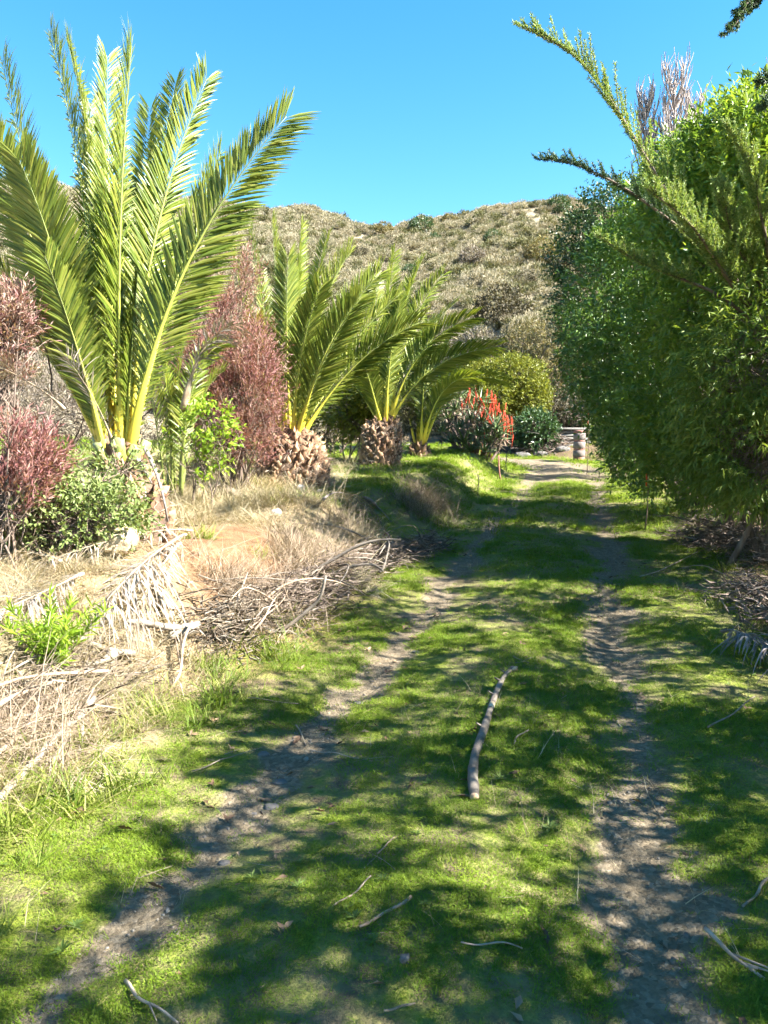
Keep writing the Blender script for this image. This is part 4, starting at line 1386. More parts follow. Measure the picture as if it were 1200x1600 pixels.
# --- lime green feathery plant near the left edge
lp = G(85, 1062)
root = thing('lime_plant', lp, 'bright lime green feathery plant among the dry fronds', 'plant')
for k in range(15):
    a = k * 2.4 + .3
    L = .26 + .2 * random.random()
    lean = .25 + .6 * (k / 15)
    e = np.array([math.cos(a) * L * lean, math.sin(a) * L * lean, L])
    if k == 0: e = np.array([-.01, 0, .46])
    pts = bez((0, 0, 0), e * .5 + [0, 0, .04], e, 8)
    mb = MB()
    tube(mb, pts, np.linspace(.004, .0015, 8), 4)
    st = mb.build('stem', M_sprig, root, smooth=True)
    m = 70
    s = 0.15 + .85 * rng.random(m)
    i = np.minimum((s * 7).astype(int), 6)
    p = pts[i] + (pts[i + 1] - pts[i]) * (s * 7 - i)[:, None]
    d = unit(unit(e[None]) * .8 + rdir(m))
    V, F = leaf_arrays(p, d, rdir(m) + [0, 0, .6], .075 * (.6 + .7 * rng.random(m)), .011)
    tag(link('leaves', mesh_np('leaves', V, [F], M_sprig), st), None, None, None, 'stuff')

# --- bushes between and behind the palms
shrub('leafy_bush', gp(545, 17.5), [(P(545, 640, 17), (.55, .5, .35)), (P(580, 630, 16.8), (.4, .4, .25)), (P(560, 665, 17), (.4, .4, .3))],
      'yellow green bush behind the shaded palm trunk', 'bush', M_dome, M_bark, 900, 9, .28, .09, .035, .02, 4, gap=.36)
shrub('thicket_bush', gp(515, 19), [(P(515, 650, 18.5), (.7, .6, .6)), (P(555, 600, 19), (.9, .6, .7)), (P(630, 640, 20.5), (.9, .6, .7)), (P(500, 600, 19.5), (.6, .6, .6))],
      'dark tangled thicket between the two middle palms', 'bush', M_umber, M_bark, 2600, 9, .3, .08, .03, .03, 5, gap=.32)
shrub('grey_thicket', gp(60, 12), [(P(60, 620, 12), (.9, .6, .6)), (P(130, 640, 11.5), (.7, .5, .5)), (P(10, 660, 11), (.8, .5, .5)), (P(220, 620, 13), (1.0, .6, .8)), (P(300, 560, 13), (.7, .5, .7)), (P(290, 480, 13.5), (.6, .5, .6))],
      'grey leafless thicket behind the tallest palm', 'bush', M_greybush, M_bark, 3600, 8, .3, .12, .010, .02, 6, gap=.30, up=.6, spread=.5)
shrub('dome_bush', gp(805, 34), [(P(800, 600, 33), (1.35, 1.2, 1.1)), (P(770, 620, 32.5), (.9, .9, .9)), (P(825, 620, 33), (.9, .9, .8)), (P(745, 585, 34), (.8, .7, .6))],
      'rounded bright yellow green bush behind the red flowers', 'bush', M_dome, M_bark, 4200, 9, .3, .11, .05, .05, 4, gap=.26)
for (px, py, t, r, m_, lab) in ((855, 545, 40, 1.7, M_khaki, 'large khaki bush at the foot of the hill behind the dome bush'),
                                (885, 590, 38, 1.3, M_khaki, 'khaki bush at the hill foot next to the green wall'),
                                (815, 545, 44, 1.3, M_khaki, 'khaki bush at the hill foot left of the largest one'),
                                (870, 640, 35, 1.0, M_umber, 'dark bush behind the low stone heap'),
                                (905, 650, 33, .8, M_umber, 'dark bush behind the striped post'),
                                (745, 545, 44, 1.2, M_greybush, 'grey bush above the longest palm frond tips'),
                                (835, 668, 30.5, .6, M_holm, 'dark green spiky bush right of the red flowers')):
    c = P(px, py, t)
    g_ = gp(px, t)
    e = [(c, (r * 1.1, r, r * .9)), (c + Vector((r * .6, 0, -r * .5)), r * .8), (c + Vector((-r * .6, .2, -r * .6)), r * .8), (Vector((c.x, c.y, (c.z + g_.z) / 2)), r * .9)]
    shrub('hill_bush', g_, e, lab, 'bush', m_, M_bark, int(900 + 700 * r), 8, .35, .13, .05, .04, 3, gap=.3)
# single dark bushes on the hillside
for (px, py, w, m_, lab) in ((785, 487, 74, M_umber, 'big dark bush alone on the lower hillside'), (678, 376, 20, M_holm, 'small dark green bush below the ridge left of the summit'),
                         (658, 356, 34, M_holm, 'dark green bush on the ridge left of the summit'), (872, 322, 30, M_holm, 'round dark tree on the ridge near the green wall'),
                         (738, 405, 34, M_greybush, 'grey brown bush midway up the hillside'), (600, 362, 26, M_khaki, 'olive bush on the ridge above the third palm'),
                         (770, 372, 24, M_holm, 'small dark bush right of the hill centre below the summit'), (560, 400, 26, M_umber, 'brown bush on the slope right above the second palm'), (640, 425, 22, M_holm, 'small dark bush on the slope above the third palm'), (820, 440, 30, M_umber, 'brown bush just above the big dark bush on the slope'), (702, 345, 22, M_khaki, 'small olive bush on the ridge next to the dark green one'), (850, 400, 50, M_khaki, 'wide olive bush high on the hillside by the green wall')):
    g_ = None
    d = ray(px, py + w * .3)
    ts = np.arange(36, 125, .25)
    zz = CAMZ + d.z * ts - H(d.x * ts, d.y * ts)
    hit = np.where(zz < 0)[0]
    t = float(ts[hit[0]]) if len(hit) else 97.0
    q = Vector((0, 0, CAMZ)) + d * t
    q.z = H1(q.x, q.y)
    r = w / 2 / FPX * t
    shrub('hillside_bush', q, [(q + Vector((0, 0, r * .7)), (r, r, r * .8)), (q + Vector((r * .5, 0, r * .4)), r * .6), (q + Vector((-r * .5, 0, r * .4)), r * .6)],
          lab, 'bush', m_, M_bark, 700, 8, r * .3, r * .14, r * .06, r * .04, 2, gap=.3, twigs=False)

# ================================================================== ALOE
M_aloe = leaf_mat('aloe_leaf', [(0.05, 0.085, 0.035), (0.09, 0.135, 0.05), (0.14, 0.19, 0.075)], 0.12, 0.4, 0.45)
M_aloe_d = leaf_mat('aloe_dead_leaf', [(0.07, 0.05, 0.035), (0.14, 0.10, 0.07), (0.22, 0.165, 0.12)], 0.1, 0.6, 0.2)
M_flower = leaf_mat('aloe_flower', [(0.50, 0.05, 0.035), (0.66, 0.09, 0.05), (0.74, 0.16, 0.09)], 0.25, 0.45, 0.3)


def aloe_leaf(mb, a, el, L, w):
    d = np.array([math.cos(a) * math.cos(el), math.sin(a) * math.cos(el), math.sin(el)])
    o = np.array([math.cos(a), math.sin(a), 0])
    s = np.array([-math.sin(a), math.cos(a), 0])
    nrm = np.cross(s, d)
    rows = []
    for k, f in enumerate((0, .4, .75, 1)):
        c = d * L * f + np.array([0, 0, 1]) * L * (.16 * f * f) + o * L * .08 * f * f
        ww = w * (1, .8, .45, .04)[k]
        rows += [c - s * ww / 2 + nrm * ww * .15, c - nrm * ww * .22, c + s * ww / 2 + nrm * ww * .15]
    F = []
    for k in range(3):
        for j in range(2):
            F.append((k * 3 + j, k * 3 + j + 1, k * 3 + 4 + j, k * 3 + 3 + j))
    mb.add(rows, None, F)


def rosette(mat, n, L, dead=False):
    mb = MB()
    for k in range(n):
        f = k / n
        aloe_leaf(mb, k * 2.4 + random.gauss(0, .1), R((-70 if dead else -5) + (60 if dead else 75) * f), L * (1 - .25 * f) * (.85 + .3 * random.random()), .055)
    return mb.mesh('rosette', mat)


ros = [rosette(M_aloe, 17, .42) for _ in range(3)]
rosd = [rosette(M_aloe_d, 15, .36, True) for _ in range(2)]


def spike_mesh():
    mb = MB()
    tube(mb, [(0, 0, -.35), (0, 0, 0), (0, 0, .28)], [.012, .011, .006], 5)
    n = 110
    z = rng.random(n) ** 0.8
    a = rng.random(n) * 6.283
    rad = 0.012
    p = np.stack([rad * np.cos(a), rad * np.sin(a), z * .30], 1)
    d = np.stack([np.cos(a), np.sin(a), np.where(z > .8, 1.2, -0.9 + 1.2 * z)], 1)
    V, F = leaf_arrays(p, d, rdir(n), .062 * (1.05 - .75 * z), .017)
    mb.add(V, F)
    return mb.mesh('flower_spike', M_flower)


spk = [spike_mesh() for _ in range(3)]
ab = gp(738, 22.0)
aloe = thing('aloe_clump', ab, 'big clump of aloe rosettes with red flower spikes beside the track', 'aloe')
TA = 22.0
ros_px = []
for (px, py, td) in ((700, 655, .3), (712, 640, .2), (690, 675, 0), (718, 668, -.3), (735, 655, -.1), (725, 690, -.5), (748, 680, -.5), (752, 660, -.3), (765, 690, -.6), (742, 640, .2), (760, 675, -.4), (775, 668, -.3),
                     (705, 690, -.3), (680, 655, .5), (778, 685, -.4), (786, 675, .1), (730, 630, .6), (715, 622, .8), (770, 655, .2), (735, 705, -.6), (757, 705, -.7), (700, 628, .9), (686, 640, .8), (750, 625, .7)):
    ros_px.append((px, py, td))
for i, (px, py, td) in enumerate(ros_px):
    p = P(px, py, TA + td)
    o = link('rosette', ros[i % 3], aloe, p - ab, (random.gauss(0, .25), random.gauss(0, .25), random.random() * 6))
    k = .85 + .4 * random.random()
    o.scale = (k, k, k)
    d = link('dead_rosette', rosd[i % 2], aloe, p - ab - Vector((0, 0, .14)), (0, 0, random.random() * 6))
    mb = MB()
    f = Vector((p.x * .4 + ab.x * .6, p.y * .4 + ab.y * .6, H1(p.x, p.y) - .05)) - ab
    tube(mb, wob(bez(f, (f + (p - ab)) / 2, p - ab, 6), .02), np.linspace(.05, .035, 6), 6, 1, True, .2)
    mb.build('stem', M_bark, aloe, smooth=True)
spikes_px = [(744, 606), (752, 618), (757, 630), (748, 632), (762, 622), (766, 634), (772, 628), (776, 640), (770, 645), (782, 636), (786, 648), (780, 652), (790, 642), (795, 655), (788, 660), (800, 655), (762, 645), (755, 640),
             (740, 622), (733, 612), (728, 620), (749, 645), (775, 622), (793, 668), (801, 680), (785, 668), (745, 612), (768, 615), (760, 610), (722, 628), (738, 630), (757, 672), (752, 697), (768, 707), (766, 652), (778, 632), (790, 630), (755, 650)]
for i, (px, py) in enumerate(spikes_px):
    p = P(px, py + 8, TA + random.gauss(-.1, .35))
    o = link('flower_spike', spk[i % 3], aloe, p - ab, (random.gauss(0, .25), random.gauss(.1, .25), random.random() * 6))
    k = .5 + .45 * random.random()
    o.scale = (k, k, k)
# a small flower against the green wall
for (px, py, t, lab) in ((1011, 722, 11.2, 'single red flower spike against the dark green wall'), (919, 648, 21.5, 'small red flower spike by the far end of the green wall')):
    p = P(px, py, t)
    b = Vector((p.x, p.y, H1(p.x, p.y)))
    st = MB()
    tube(st, bez((0, 0, -.03), (p - b) * .5 + Vector((.03, 0, 0)), p - b, 8), np.linspace(.012, .007, 8), 5)
    r_ = thing('aloe_flower', b, lab, 'flower')
    st.build('stem', M_aloe_d, r_)
    link('flower_spike', spk[0], r_, p - b)

# ================================================================== FALLEN BRANCH on the grass
M_branch = solid_mat('grey_bark', [(0.25, (0.072, 0.058, 0.046)), (0.50, (0.137, 0.116, 0.096)), (0.75, (0.223, 0.190, 0.155))], 9, 6, 0.85, 0.6, 45, stretch=(1, 1, 1))
M_cut = solid_mat('cut_wood', [(0.3, (0.34, 0.21, 0.13)), (0.55, (0.48, 0.33, 0.22)), (0.8, (0.60, 0.45, 0.32))], 20, 4, 0.8, 0.3, 60)
M_scar = solid_mat('bare_wood', [(0.30, (0.360, 0.272, 0.176)), (0.60, (0.496, 0.400, 0.288)), (0.80, (0.560, 0.480, 0.360))], 12, 4, 0.7, 0.2, 60)
bp = [(741, 1253, .022), (738, 1215, .024), (742, 1185, .023), (755, 1150, .021), (765, 1118, .020), (775, 1088, .018), (785, 1065, .017), (797, 1050, .016), (802, 1047, .015)]
pts = np.array([G(px, py, r * 1.0) for px, py, r in bp])
rad = np.array([r for _, _, r in bp]) * 0.92
s = np.linspace(0, len(bp) - 1, 34)
pts = smoothp(np.stack([np.interp(s, range(len(bp)), pts[:, i]) for i in range(3)], 1), 2)
pts[:, 2] = np.maximum(pts[:, 2], 0)
zl = np.linspace(pts[0, 2], pts[-1, 2], 34)
pts[:, 2] = np.maximum(zl, pts[:, 2]) * .5 + pts[:, 2] * .5
rad = np.interp(s, range(len(bp)), rad) * (1 + .08 * np.sin(s * 2.7) + .05 * np.sin(s * 6.1))
fo = Vector(pts[0])
fb = thing('fallen_branch', fo, 'thick crooked grey branch lying on the grass between the wheel tracks', 'branch')
mb = MB()
tube(mb, pts - np.array(fo), rad, 14, 1, True, .20)
mb.build('wood', M_branch, fb, smooth=True)


def ring(i0, i1, k, mat, nm):
    mb = MB()
    tube(mb, pts[i0:i1] - np.array(fo), rad[i0:i1] * k, 14, 1, True, .05)
    mb.build(nm, mat, fb, smooth=True)


ring(17, 19, 1.035, M_scar, 'bare_patch')
d0 = (pts[0] - pts[1]) / np.linalg.norm(pts[0] - pts[1])
mb = MB()
tube(mb, np.stack([pts[0] - d0 * .004, pts[0] + d0 * .004]) - np.array(fo), [rad[0] * .9] * 2, 14)
mb.build('cut_end', M_cut, fb)
d1 = (pts[-1] - pts[-2]) / np.linalg.norm(pts[-1] - pts[-2])
mb = MB()
e = pts[-1] - np.array(fo)
tube(mb, np.stack([e - d1 * .07 + [.012, 0, -.002], e - d1 * .02 + [.020, 0, .0], e + d1 * .01 + [.016, 0, 0]]), [.007, .013, .008], 9, 1.2, True, .3)
mb.build('torn_end', M_cut, fb)
for i, dx in ((13, -1), (24, -1), (27, -1), (20, -1)):
    mb = MB()
    p = pts[i] - np.array(fo)
    q = p + np.array([dx * (.035 + .01 * random.random()), -.005, .028])
    tube(mb, np.stack([p, (p + q) / 2, q]), [.009, .006, .004], 6, 1, True, .2)
    mb.build('knot_stub', M_branch, fb, smooth=True)


# ================================================================== sticks, twigs, stones
M_pale = solid_mat('bleached_wood', [(0.30, (0.156, 0.126, 0.096)), (0.55, (0.226, 0.197, 0.162)), (0.80, (0.281, 0.254, 0.221))], 9, 5, 0.85, 0.4, 50)
M_brown = solid_mat('brown_wood', [(0.3, (0.16, 0.11, 0.075)), (0.55, (0.28, 0.21, 0.15)), (0.8, (0.42, 0.34, 0.26))], 9, 5, 0.85, 0.4, 50)


def stick(name, a, b, r0, r1, label, cat, mat, sag=0.0, fork=0, wb=.012, l0=.02, l1=.02, lm=None):
    p0, p2 = G(*a, l0), G(*b, l1)
    pm = (p0 + p2) / 2
    pm.z = max(pm.z, H1(pm.x, pm.y) + r0) + (sag if lm is None else lm)
    pt = wob(bez(p0, pm, p2, 10), wb)
    mb = MB()
    tube(mb, pt - np.array(p0), np.linspace(r0, r1, 10), 7, 1, True, .2)
    for k in range(fork):
        i = 3 + int(rng.integers(0, 5))
        e = pt[i] + (pt[min(i + 2, 9)] - pt[i]) * 1.2 + np.array([random.gauss(0, .08), random.gauss(0, .08), .02])
        tube(mb, np.stack([pt[i], (pt[i] + e) / 2, e]) - np.array(p0), [r1 * 1.0, r1 * .8, r1 * .4], 5)
    o = mb.build(name, mat, None, p0, True)
    return tag(o, label, cat)


stick('dead_pole', (-30, 1285), (148, 1120), .020, .016, 'longest pale bare pole sloping down the bank at the left edge', 'pole', M_pale, l0=.03, l1=.10)
stick('dead_pole', (-30, 1150), (120, 1078), .014, .011, 'dark topped pole above the longest pale one', 'pole', M_brown, l0=.1, l1=.14)
stick('dead_pole', (-20, 1215), (95, 1100), .012, .008, 'thin brown pole between the two longer poles at the left edge', 'pole', M_brown, l0=.05, l1=.12)
stick('dead_pole', (80, 1205), (118, 1160), .016, .010, 'short pale stub right of the longest pole', 'stick', M_pale, l0=.03, l1=.08)
stick('pale_log', (130, 1065), (178, 1045), .036, .040, 'short pale log just right of the lime green plant', 'log', M_pale, l0=.06, l1=.08)
stick('pale_log', (140, 1032), (215, 1040), .016, .022, 'thin pale branch lying above the short pale log', 'branch', M_pale, l0=.10, l1=.10)
stick('pale_log', (198, 1000), (310, 996), .018, .028, 'bleached branch lying across the dry bank right of the lime plant', 'branch', M_pale, l0=.12, l1=.10)
stick('pale_log', (265, 1008), (305, 998), .03, .035, 'broken pale log end on the bank below the bleached branch', 'log', M_pale, l0=.06, l1=.06)
stick('dead_pole', (265, 1085), (300, 1012), .007, .010, 'thin forked dead stem standing on the middle of the bank', 'stick', M_brown, fork=2, l0=.02, l1=.16)
stick('dead_pole', (120, 1195), (150, 1115), .008, .006, 'thin upright stem beside the longest pale pole', 'stick', M_pale, l0=.02, l1=.12)
M_stem = solid_mat('dry_stem', [(0.30, (0.136, 0.105, 0.074)), (0.55, (0.223, 0.186, 0.136)), (0.80, (0.298, 0.260, 0.205))], 9, 5, 0.85, 0.4, 50)
stick('twig', (196, 1542), (286, 1592), 0.0056, 0.0028, 'grey crooked twig in the bottom left wheel track', 'twig', M_twig, wb=.008, fork=1)
stick('twig', (562, 1458), (640, 1412), 0.0042, 0.0056, 'brown curved twig on the grass at the bottom centre', 'twig', M_brown, wb=.008)
stick('twig', (520, 1425), (576, 1382), 0.0028, 0.0028, 'thin pale stem on the grass near the left wheel track', 'twig', M_stem)
stick('twig', (462, 1138), (484, 1168), 0.0049, 0.0035, 'short pale stick standing out on the left wheel track', 'twig', M_stem)
stick('twig', (484, 1178), (560, 1190), 0.0028, 0.0021, 'thin twig across the left wheel track below the short pale stick', 'twig', M_twig)
stick('twig', (300, 1212), (365, 1188), 0.0035, 0.0021, 'forked pale twig on the grass near the bank', 'twig', M_stem, fork=1)
stick('twig', (804, 1168), (818, 1150), 0.0035, 0.0035, 'small pale chip of wood right of the thick branch', 'twig', M_stem)
stick('twig', (802, 1030), (824, 1040), 0.0042, 0.0028, 'tiny forked twig just above the thick branch', 'twig', M_stem, fork=2)
stick('twig', (1010, 1240), (1036, 1285), 0.0021, 0.0021, 'thin straw on the right wheel track', 'twig', M_stem)
stick('twig', (1106, 1142), (1175, 1110), 0.0056, 0.0035, 'pale straight stick on the right grass', 'stick', M_stem, l0=.02, l1=.05)
stick('twig', (1100, 1475), (1205, 1540), 0.0070, 0.0042, 'forked grey branch at the bottom right corner', 'branch', M_twig, fork=3, l0=.05, l1=.03)
stick('twig', (1160, 1425), (1210, 1370), 0.0042, 0.0056, 'pale stub of wood at the right edge near the bottom', 'stick', M_stem)
stick('twig', (720, 1482), (815, 1492), 0.0028, 0.0021, 'thin dark twig lying level at the bottom centre', 'twig', M_twig)
stick('twig', (600, 1590), (648, 1582), 0.0035, 0.0028, 'pale twig cut by the bottom edge', 'twig', M_stem)
stick('twig', (590, 1342), (612, 1318), 0.0028, 0.0021, 'short dry stem on the grass left of the thick branch foot', 'twig', M_brown)
stick('twig', (1000, 905), (1090, 868), 0.0070, 0.0042, 'long thin stick near the heap under the shrubs', 'stick', M_twig, l0=.03, l1=.06)
stick('twig', (388, 1098), (470, 1108), 0.0028, 0.0021, 'thin pale stem on the grass at the foot of the bank', 'twig', M_stem, l0=.03, l1=.03)


def rock(name, p, size, label, mat, seed, cat='rock', facet=.25, subdiv=3):
    import bmesh
    bm = bmesh.new()
    bmesh.ops.create_icosphere(bm, subdivisions=subdiv, radius=1)
    co = np.array([v.co for v in bm.verts])
    n = vnoise(co[:, 0] * 1.4 + seed, co[:, 1] * 1.4, co[:, 2] * 1.4) + .4 * vnoise(co[:, 0] * 4 + seed, co[:, 1] * 4, co[:, 2] * 4)
    co = np.sign(co) * np.abs(co) ** .75
    co = co * (1 - facet + 2 * facet * n[:, None] * .7) * np.array(size)
    for v, c in zip(bm.verts, co):
        v.co = c
    me = bpy.data.meshes.new(name)
    bm.to_mesh(me)
    bm.free()
    me.materials.append(mat)
    o = link(name, me, None, p)
    if label: tag(o, label, cat)
    return o


M_rock = solid_mat('ochre_rock', [(0.3, (0.24, 0.15, 0.085)), (0.5, (0.38, 0.29, 0.19)), (0.7, (0.50, 0.42, 0.30))], 3.2, 6, 0.9, 0.7, 25, bdist=.02)
M_grey = solid_mat('grey_stone', [(0.30, (0.077, 0.070, 0.063)), (0.60, (0.133, 0.122, 0.112)), (0.80, (0.203, 0.189, 0.175))], 6, 5, 0.85, 0.5, 40)
M_white = solid_mat('white_stone', [(0.30, (0.390, 0.352, 0.307)), (0.60, (0.510, 0.473, 0.427)), (0.80, (0.585, 0.562, 0.525))], 5, 4, 0.85, 0.4, 30)
rock('rock', P(183, 843, 5.55), (.135, .11, .10), 'pale ochre rock at the foot of the tallest palm', M_rock, 3)
rock('stone', G(632, 1503, .008), (.016, .014, .016), 'small grey square stone on the grass at the bottom centre', M_grey, 8, 'stone', subdiv=2)
for (px, py, s_, lab) in ((470, 768, .055, 'tall white stone in front of the wide barrel trunk'), (432, 758, .05, 'flat white stone at the left foot of the wide barrel trunk'), (432, 806, .06, 'white stone in the dry grass below the barrel trunk'),
                          (500, 770, .04, 'small white stone right of the barrel trunk'), (100, 1150, .035, 'white stone between the poles at the left edge')):
    rock('stone', G(px, py, s_ * .5), (s_, s_ * .8, s_ * (1.3 if 'tall' in lab else .8)), lab, M_white, px, 'stone', subdiv=2)
rng2 = [(412, 1180, .03), (425, 1262, .03), (398, 1275, .028), (350, 1350, .022), (438, 1225, .035), (650, 1020, .03), (560, 1100, .03)]
for i, (px, py, s_) in enumerate(rng2):
    rock('stone', G(px, py, s_ * .1), (s_, s_ * .8, s_ * .45), ['flat grey stone on the left wheel track below the short pale stick', 'brown flat stone in the dip of the left wheel track', 'flat stone left of the brown one in the wheel track', 'pale flat stone low in the left wheel track',
         'widest flat stone of the left wheel track', 'grey stone in the left wheel track level with the top of the thick branch', 'small stone in the left wheel track farther uphill'][i], M_grey, px, 'stone', subdiv=2)

# ================================================================== brush piles
def brush(name, path, width, height, ntw, label, nb, mats, tw_mat, tl=.45, r=(.012, .03), along=.7, tk=1.0):
    """path: ground points; long dead branches as parts, fine twigs as one mass"""
    org = Vector(path[0])
    root = thing(name, org, label, 'brush pile')
    pth = np.array([list(p) for p in path])
    s = np.linspace(0, len(path) - 1, 40)
    c = np.stack([np.interp(s, range(len(path)), pth[:, i]) for i in range(3)], 1)
    T = unit(np.gradient(c, axis=0))
    for k in range(nb):
        i = int(rng.integers(2, 38))
        d = unit((T[i] * along * random.choice((1, -1)) + rdir(1)[0] * .5)[None])[0]
        d[2] = abs(d[2]) * .3
        L = (.5 + .9 * random.random()) * tl * 2
        p0 = c[i] + np.array([random.gauss(0, width * .4), random.gauss(0, width * .4), .03 + random.random() * height * .8])
        p2 = p0 + d * L
        p0[2] = max(p0[2], H1(p0[0], p0[1]) + .02)
        p2[2] = max(p2[2], H1(p2[0], p2[1]) + .03)
        pm = (p0 + p2) / 2 + rdir(1)[0] * L * .10 + [0, 0, L * .08]
        mb = MB()
        r0 = r[0] + (r[1] - r[0]) * random.random() ** 2
        tube(mb, wob(bez(p0, pm, p2, 9), .012) - np.array(org), np.linspace(r0, r0 * .4, 9), 6, 1, True, .25)
        mb.build('branch', random.choice(mats), root, smooth=True)
    n = ntw
    i = rng.integers(0, 40, n)
    p = c[i] + np.stack([rng.normal(size=n) * width * .5, rng.normal(size=n) * width * .5, np.zeros(n)], 1)
    hh = height * np.exp(-((np.linalg.norm(p[:, :2] - c[i][:, :2], axis=1) / width) ** 2)) * rng.random(n)
    p[:, 2] = H(p[:, 0], p[:, 1]) + hh + .01
    d = unit(T[i] * rng.choice([-1, 1], n)[:, None] * .5 + rdir(n) * .9)
    d[:, 2] *= .45
    L = tl * (.35 + .7 * rng.random(n))
    mb = MB()
    a, b = p, p + d * L[:, None]
    m = (a + b) / 2 + rdir(n) * L[:, None] * .12
    sd = unit(np.cross(d, rdir(n)))
    w = tk * (.003 + .004 * rng.random(n))[:, None]
    u2 = np.cross(sd, d)
    V = np.stack([a - sd * w, a + sd * w, m - sd * w * .8, m + sd * w * .8, b, a + u2 * w * 1.4, m + u2 * w * 1.2], 1) - np.array(org)
    q = np.arange(n)[:, None] * 7
    F3 = np.concatenate([q + np.array([[2, 3, 4]]), q + np.array([[2, 6, 4]]), q + np.array([[6, 3, 4]])])
    F4 = np.concatenate([q + np.array([[0, 1, 3, 2]]), q + np.array([[0, 2, 6, 5]]), q + np.array([[5, 6, 3, 1]])])
    mb.add(V.reshape(-1, 3), F3, F4)
    t = mb.build('twigs', tw_mat, root)
    tag(t, None, None, None, 'stuff')
    return root


M_twm = leaf_mat('dead_twig', [(0.088, 0.064, 0.052), (0.160, 0.124, 0.100), (0.256, 0.208, 0.176)], 0.0, 0.8, 0.15)
M_twp = leaf_mat('pale_dead_twig', [(0.111, 0.083, 0.059), (0.166, 0.135, 0.103), (0.230, 0.202, 0.166)], 0.0, 0.8, 0.15)
brush('twig_pile', [G(440, 965), G(500, 925), G(560, 895), G(620, 875), G(675, 858)], .22, .22, 2600, 'long heap of grey dead branches along the left edge of the grass', 24, [M_branch, M_branch, M_bark], M_twm, .42, (.006, .017))
# its two arching branches
tp = bpy.data.objects['twig_pile']
for q in (((470, 905, .12), (545, 862, .34), (632, 848, .30)), ((500, 905, .2), (560, 880, .30), (600, 892, .1)), ((632, 848, .30), (648, 852, .2), (684, 853, .06)), ((430, 990, .02), (480, 950, .18), (505, 905, .25))):
    g3 = [G(a, b + 0, 0) for a, b, l in q]
    dd = [CAMZ] 
    base_t = [(g.y / ray(a, b).y) for (a, b, l), g in zip(q, g3)]
    tt = min(base_t)
    p3 = [P(a, b, tt) for a, b, l in q]
    mb = MB()
    tube(mb, wob(bez(*p3, 12), .01) - np.array(tp.location), np.linspace(.017, .010, 12), 7, 1, True, .2)
    mb.build('branch', M_branch, tp, smooth=True)
brush('twig_pile', [G(320, 1010), G(370, 985), G(430, 955)], .26, .16, 650, 'paler brown brush at the sunny end of the long heap', 6, [M_pale, M_brown], M_twp, .36, (.005, .012))
brush('twig_pile', [G(20, 1120), G(110, 1075), G(200, 1060)], .24, .12, 350, 'pale broken sticks heaped round the lime green plant', 5, [M_pale, M_pale, M_brown], M_twp, .35, (.006, .014))
brush('twig_pile', [G(1080, 840), G(1140, 850), G(1230, 880)], .36, .30, 1700, 'dark heap of twigs and leaves under the green wall at the right', 9, [M_bark, M_brown], M_twm, .35, (.006, .014))
brush('twig_pile', [G(1150, 930), G(1200, 960), G(1260, 1000)], .28, .26, 900, 'smaller heap of dead twigs at the right edge', 6, [M_bark, M_brown], M_twm, .3, (.006, .012))
brush('twig_pile', [G(800, 702), P(830, 692, 30.5), P(868, 692, 30.5)], .6, .7, 1500, 'grey brushwood heaped at the far bend of the track', 8, [M_branch, M_brown], M_twm, .8, (.02, .04), tk=2.6)

# ================================================================== things at the bend of the track
# striped pinkish post of stacked blocks
M_blockg = solid_mat('grey_block', [(0.30, (0.115, 0.094, 0.086)), (0.60, (0.165, 0.137, 0.124)), (0.80, (0.206, 0.176, 0.158))], 5, 4, 0.9, 0.4, 30)
M_blockr = solid_mat('red_block', [(0.30, (0.179, 0.076, 0.061)), (0.60, (0.242, 0.117, 0.092)), (0.80, (0.290, 0.163, 0.133))], 5, 4, 0.9, 0.4, 30)
pb = P(905, 699, 27.5)
pb.z = H1(pb.x, pb.y)
hh = (P(905, 672, 27.5).z - pb.z)
post = thing('block_post', pb, 'short post of stacked grey and red blocks at the bend', 'post')
lay = [(0, .13, M_blockr), (.13, .34, M_blockg), (.34, .40, M_blockr), (.40, .62, M_blockg), (.62, .68, M_blockr), (.68, .9, M_blockg), (.9, 1.0, M_blockr)]
for a, b_, m_ in lay:
    mb = MB()
    w = .22 if m_ is M_blockg else .205
    z0, z1 = a * hh + .003, b_ * hh - .003
    tube(mb, [(0, 0, z0 - (.1 if a == 0 else 0)), (0, 0, z0 + .01), (0, 0, z1 - .01), (0, 0, z1)], [w * .95, w, w, w * (.93 if a < .85 else .6)], 12, 1, True, .04, (0, 1, 0))
    mb.build('block', m_, post)
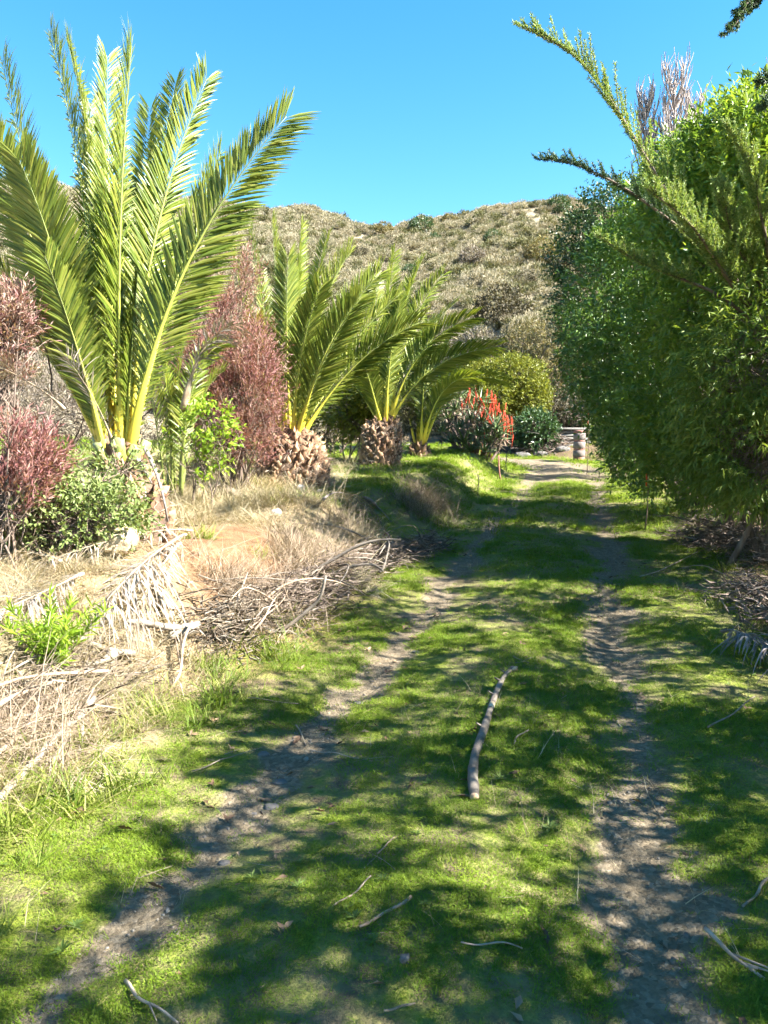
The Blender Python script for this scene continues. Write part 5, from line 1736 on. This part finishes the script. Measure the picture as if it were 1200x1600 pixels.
# low stone and plank heap behind
M_plank = solid_mat('weathered_plank', [(0.30, (0.077, 0.073, 0.068)), (0.60, (0.131, 0.125, 0.112)), (0.80, (0.180, 0.172, 0.152))], 6, 5, 0.85, 0.4, 40, stretch=(.2, 1, 1))
wb_ = P(870, 697, 31)
wb_.z = H1(wb_.x, wb_.y)
ph = thing('plank_stack', wb_, 'low stack of weathered grey planks left of the block post', 'plank stack')
for i in range(6):
    mb = MB()
    z = .12 + .13 * (i // 1)
    L = 1.0 + .25 * random.random()
    a = random.gauss(0, .06)
    V = np.array([(sx * L, sy * .16, sz * .05) for sx in (-1, 1) for sy in (-1, 1) for sz in (-1, 1)])
    F = [(0, 1, 3, 2), (4, 6, 7, 5), (0, 4, 5, 1), (2, 3, 7, 6), (0, 2, 6, 4), (1, 5, 7, 3)]
    mb.add(V, None, F)
    mb.build('plank', M_plank, ph, (random.gauss(0, .15), random.gauss(0, .05), z - .08), rot=(0, random.gauss(0, .02), a))
for (px, py, s_, lab) in ((845, 697, .22, 'grey boulder left of the plank stack'), (880, 700, .22, 'smaller boulder in front of the plank stack'), (818, 700, .25, 'boulder half buried in the far brushwood')):
    q = P(px, py, 29.8)
    q.z = H1(q.x, q.y) + s_ * .35
    rock('boulder', q - Vector((0, 0, s_ * .2)), (s_ * 1.2, s_ * .8, s_ * .6), lab, M_grey, px, 'boulder', .4)
# thin stakes beside the track
for (a, b_, t, r, m_, lab) in (((783, 754), (779, 712), 19.5, .022, M_blockr, 'thin reddish stake beside the track below the red flowers'), ((747, 778), (747, 742), 15.5, .012, M_branch, 'thin dark stake at the left edge of the track'), ((792, 738), (792, 708), 21.5, .015, M_branch, 'thin dark stake close to the red flowers')):
    p0 = P(*a, t)
    p0.z = H1(p0.x, p0.y) - .05
    p2 = P(*b_, t)
    mb = MB()
    tube(mb, wob(bez((0, 0, 0), (p2 - p0) * .5, p2 - p0, 7), .008), np.linspace(r, r * .8, 7), 7, 1, True, .2)
    o = mb.build('stake', m_, None, p0, True)
    tag(o, lab, 'stake')
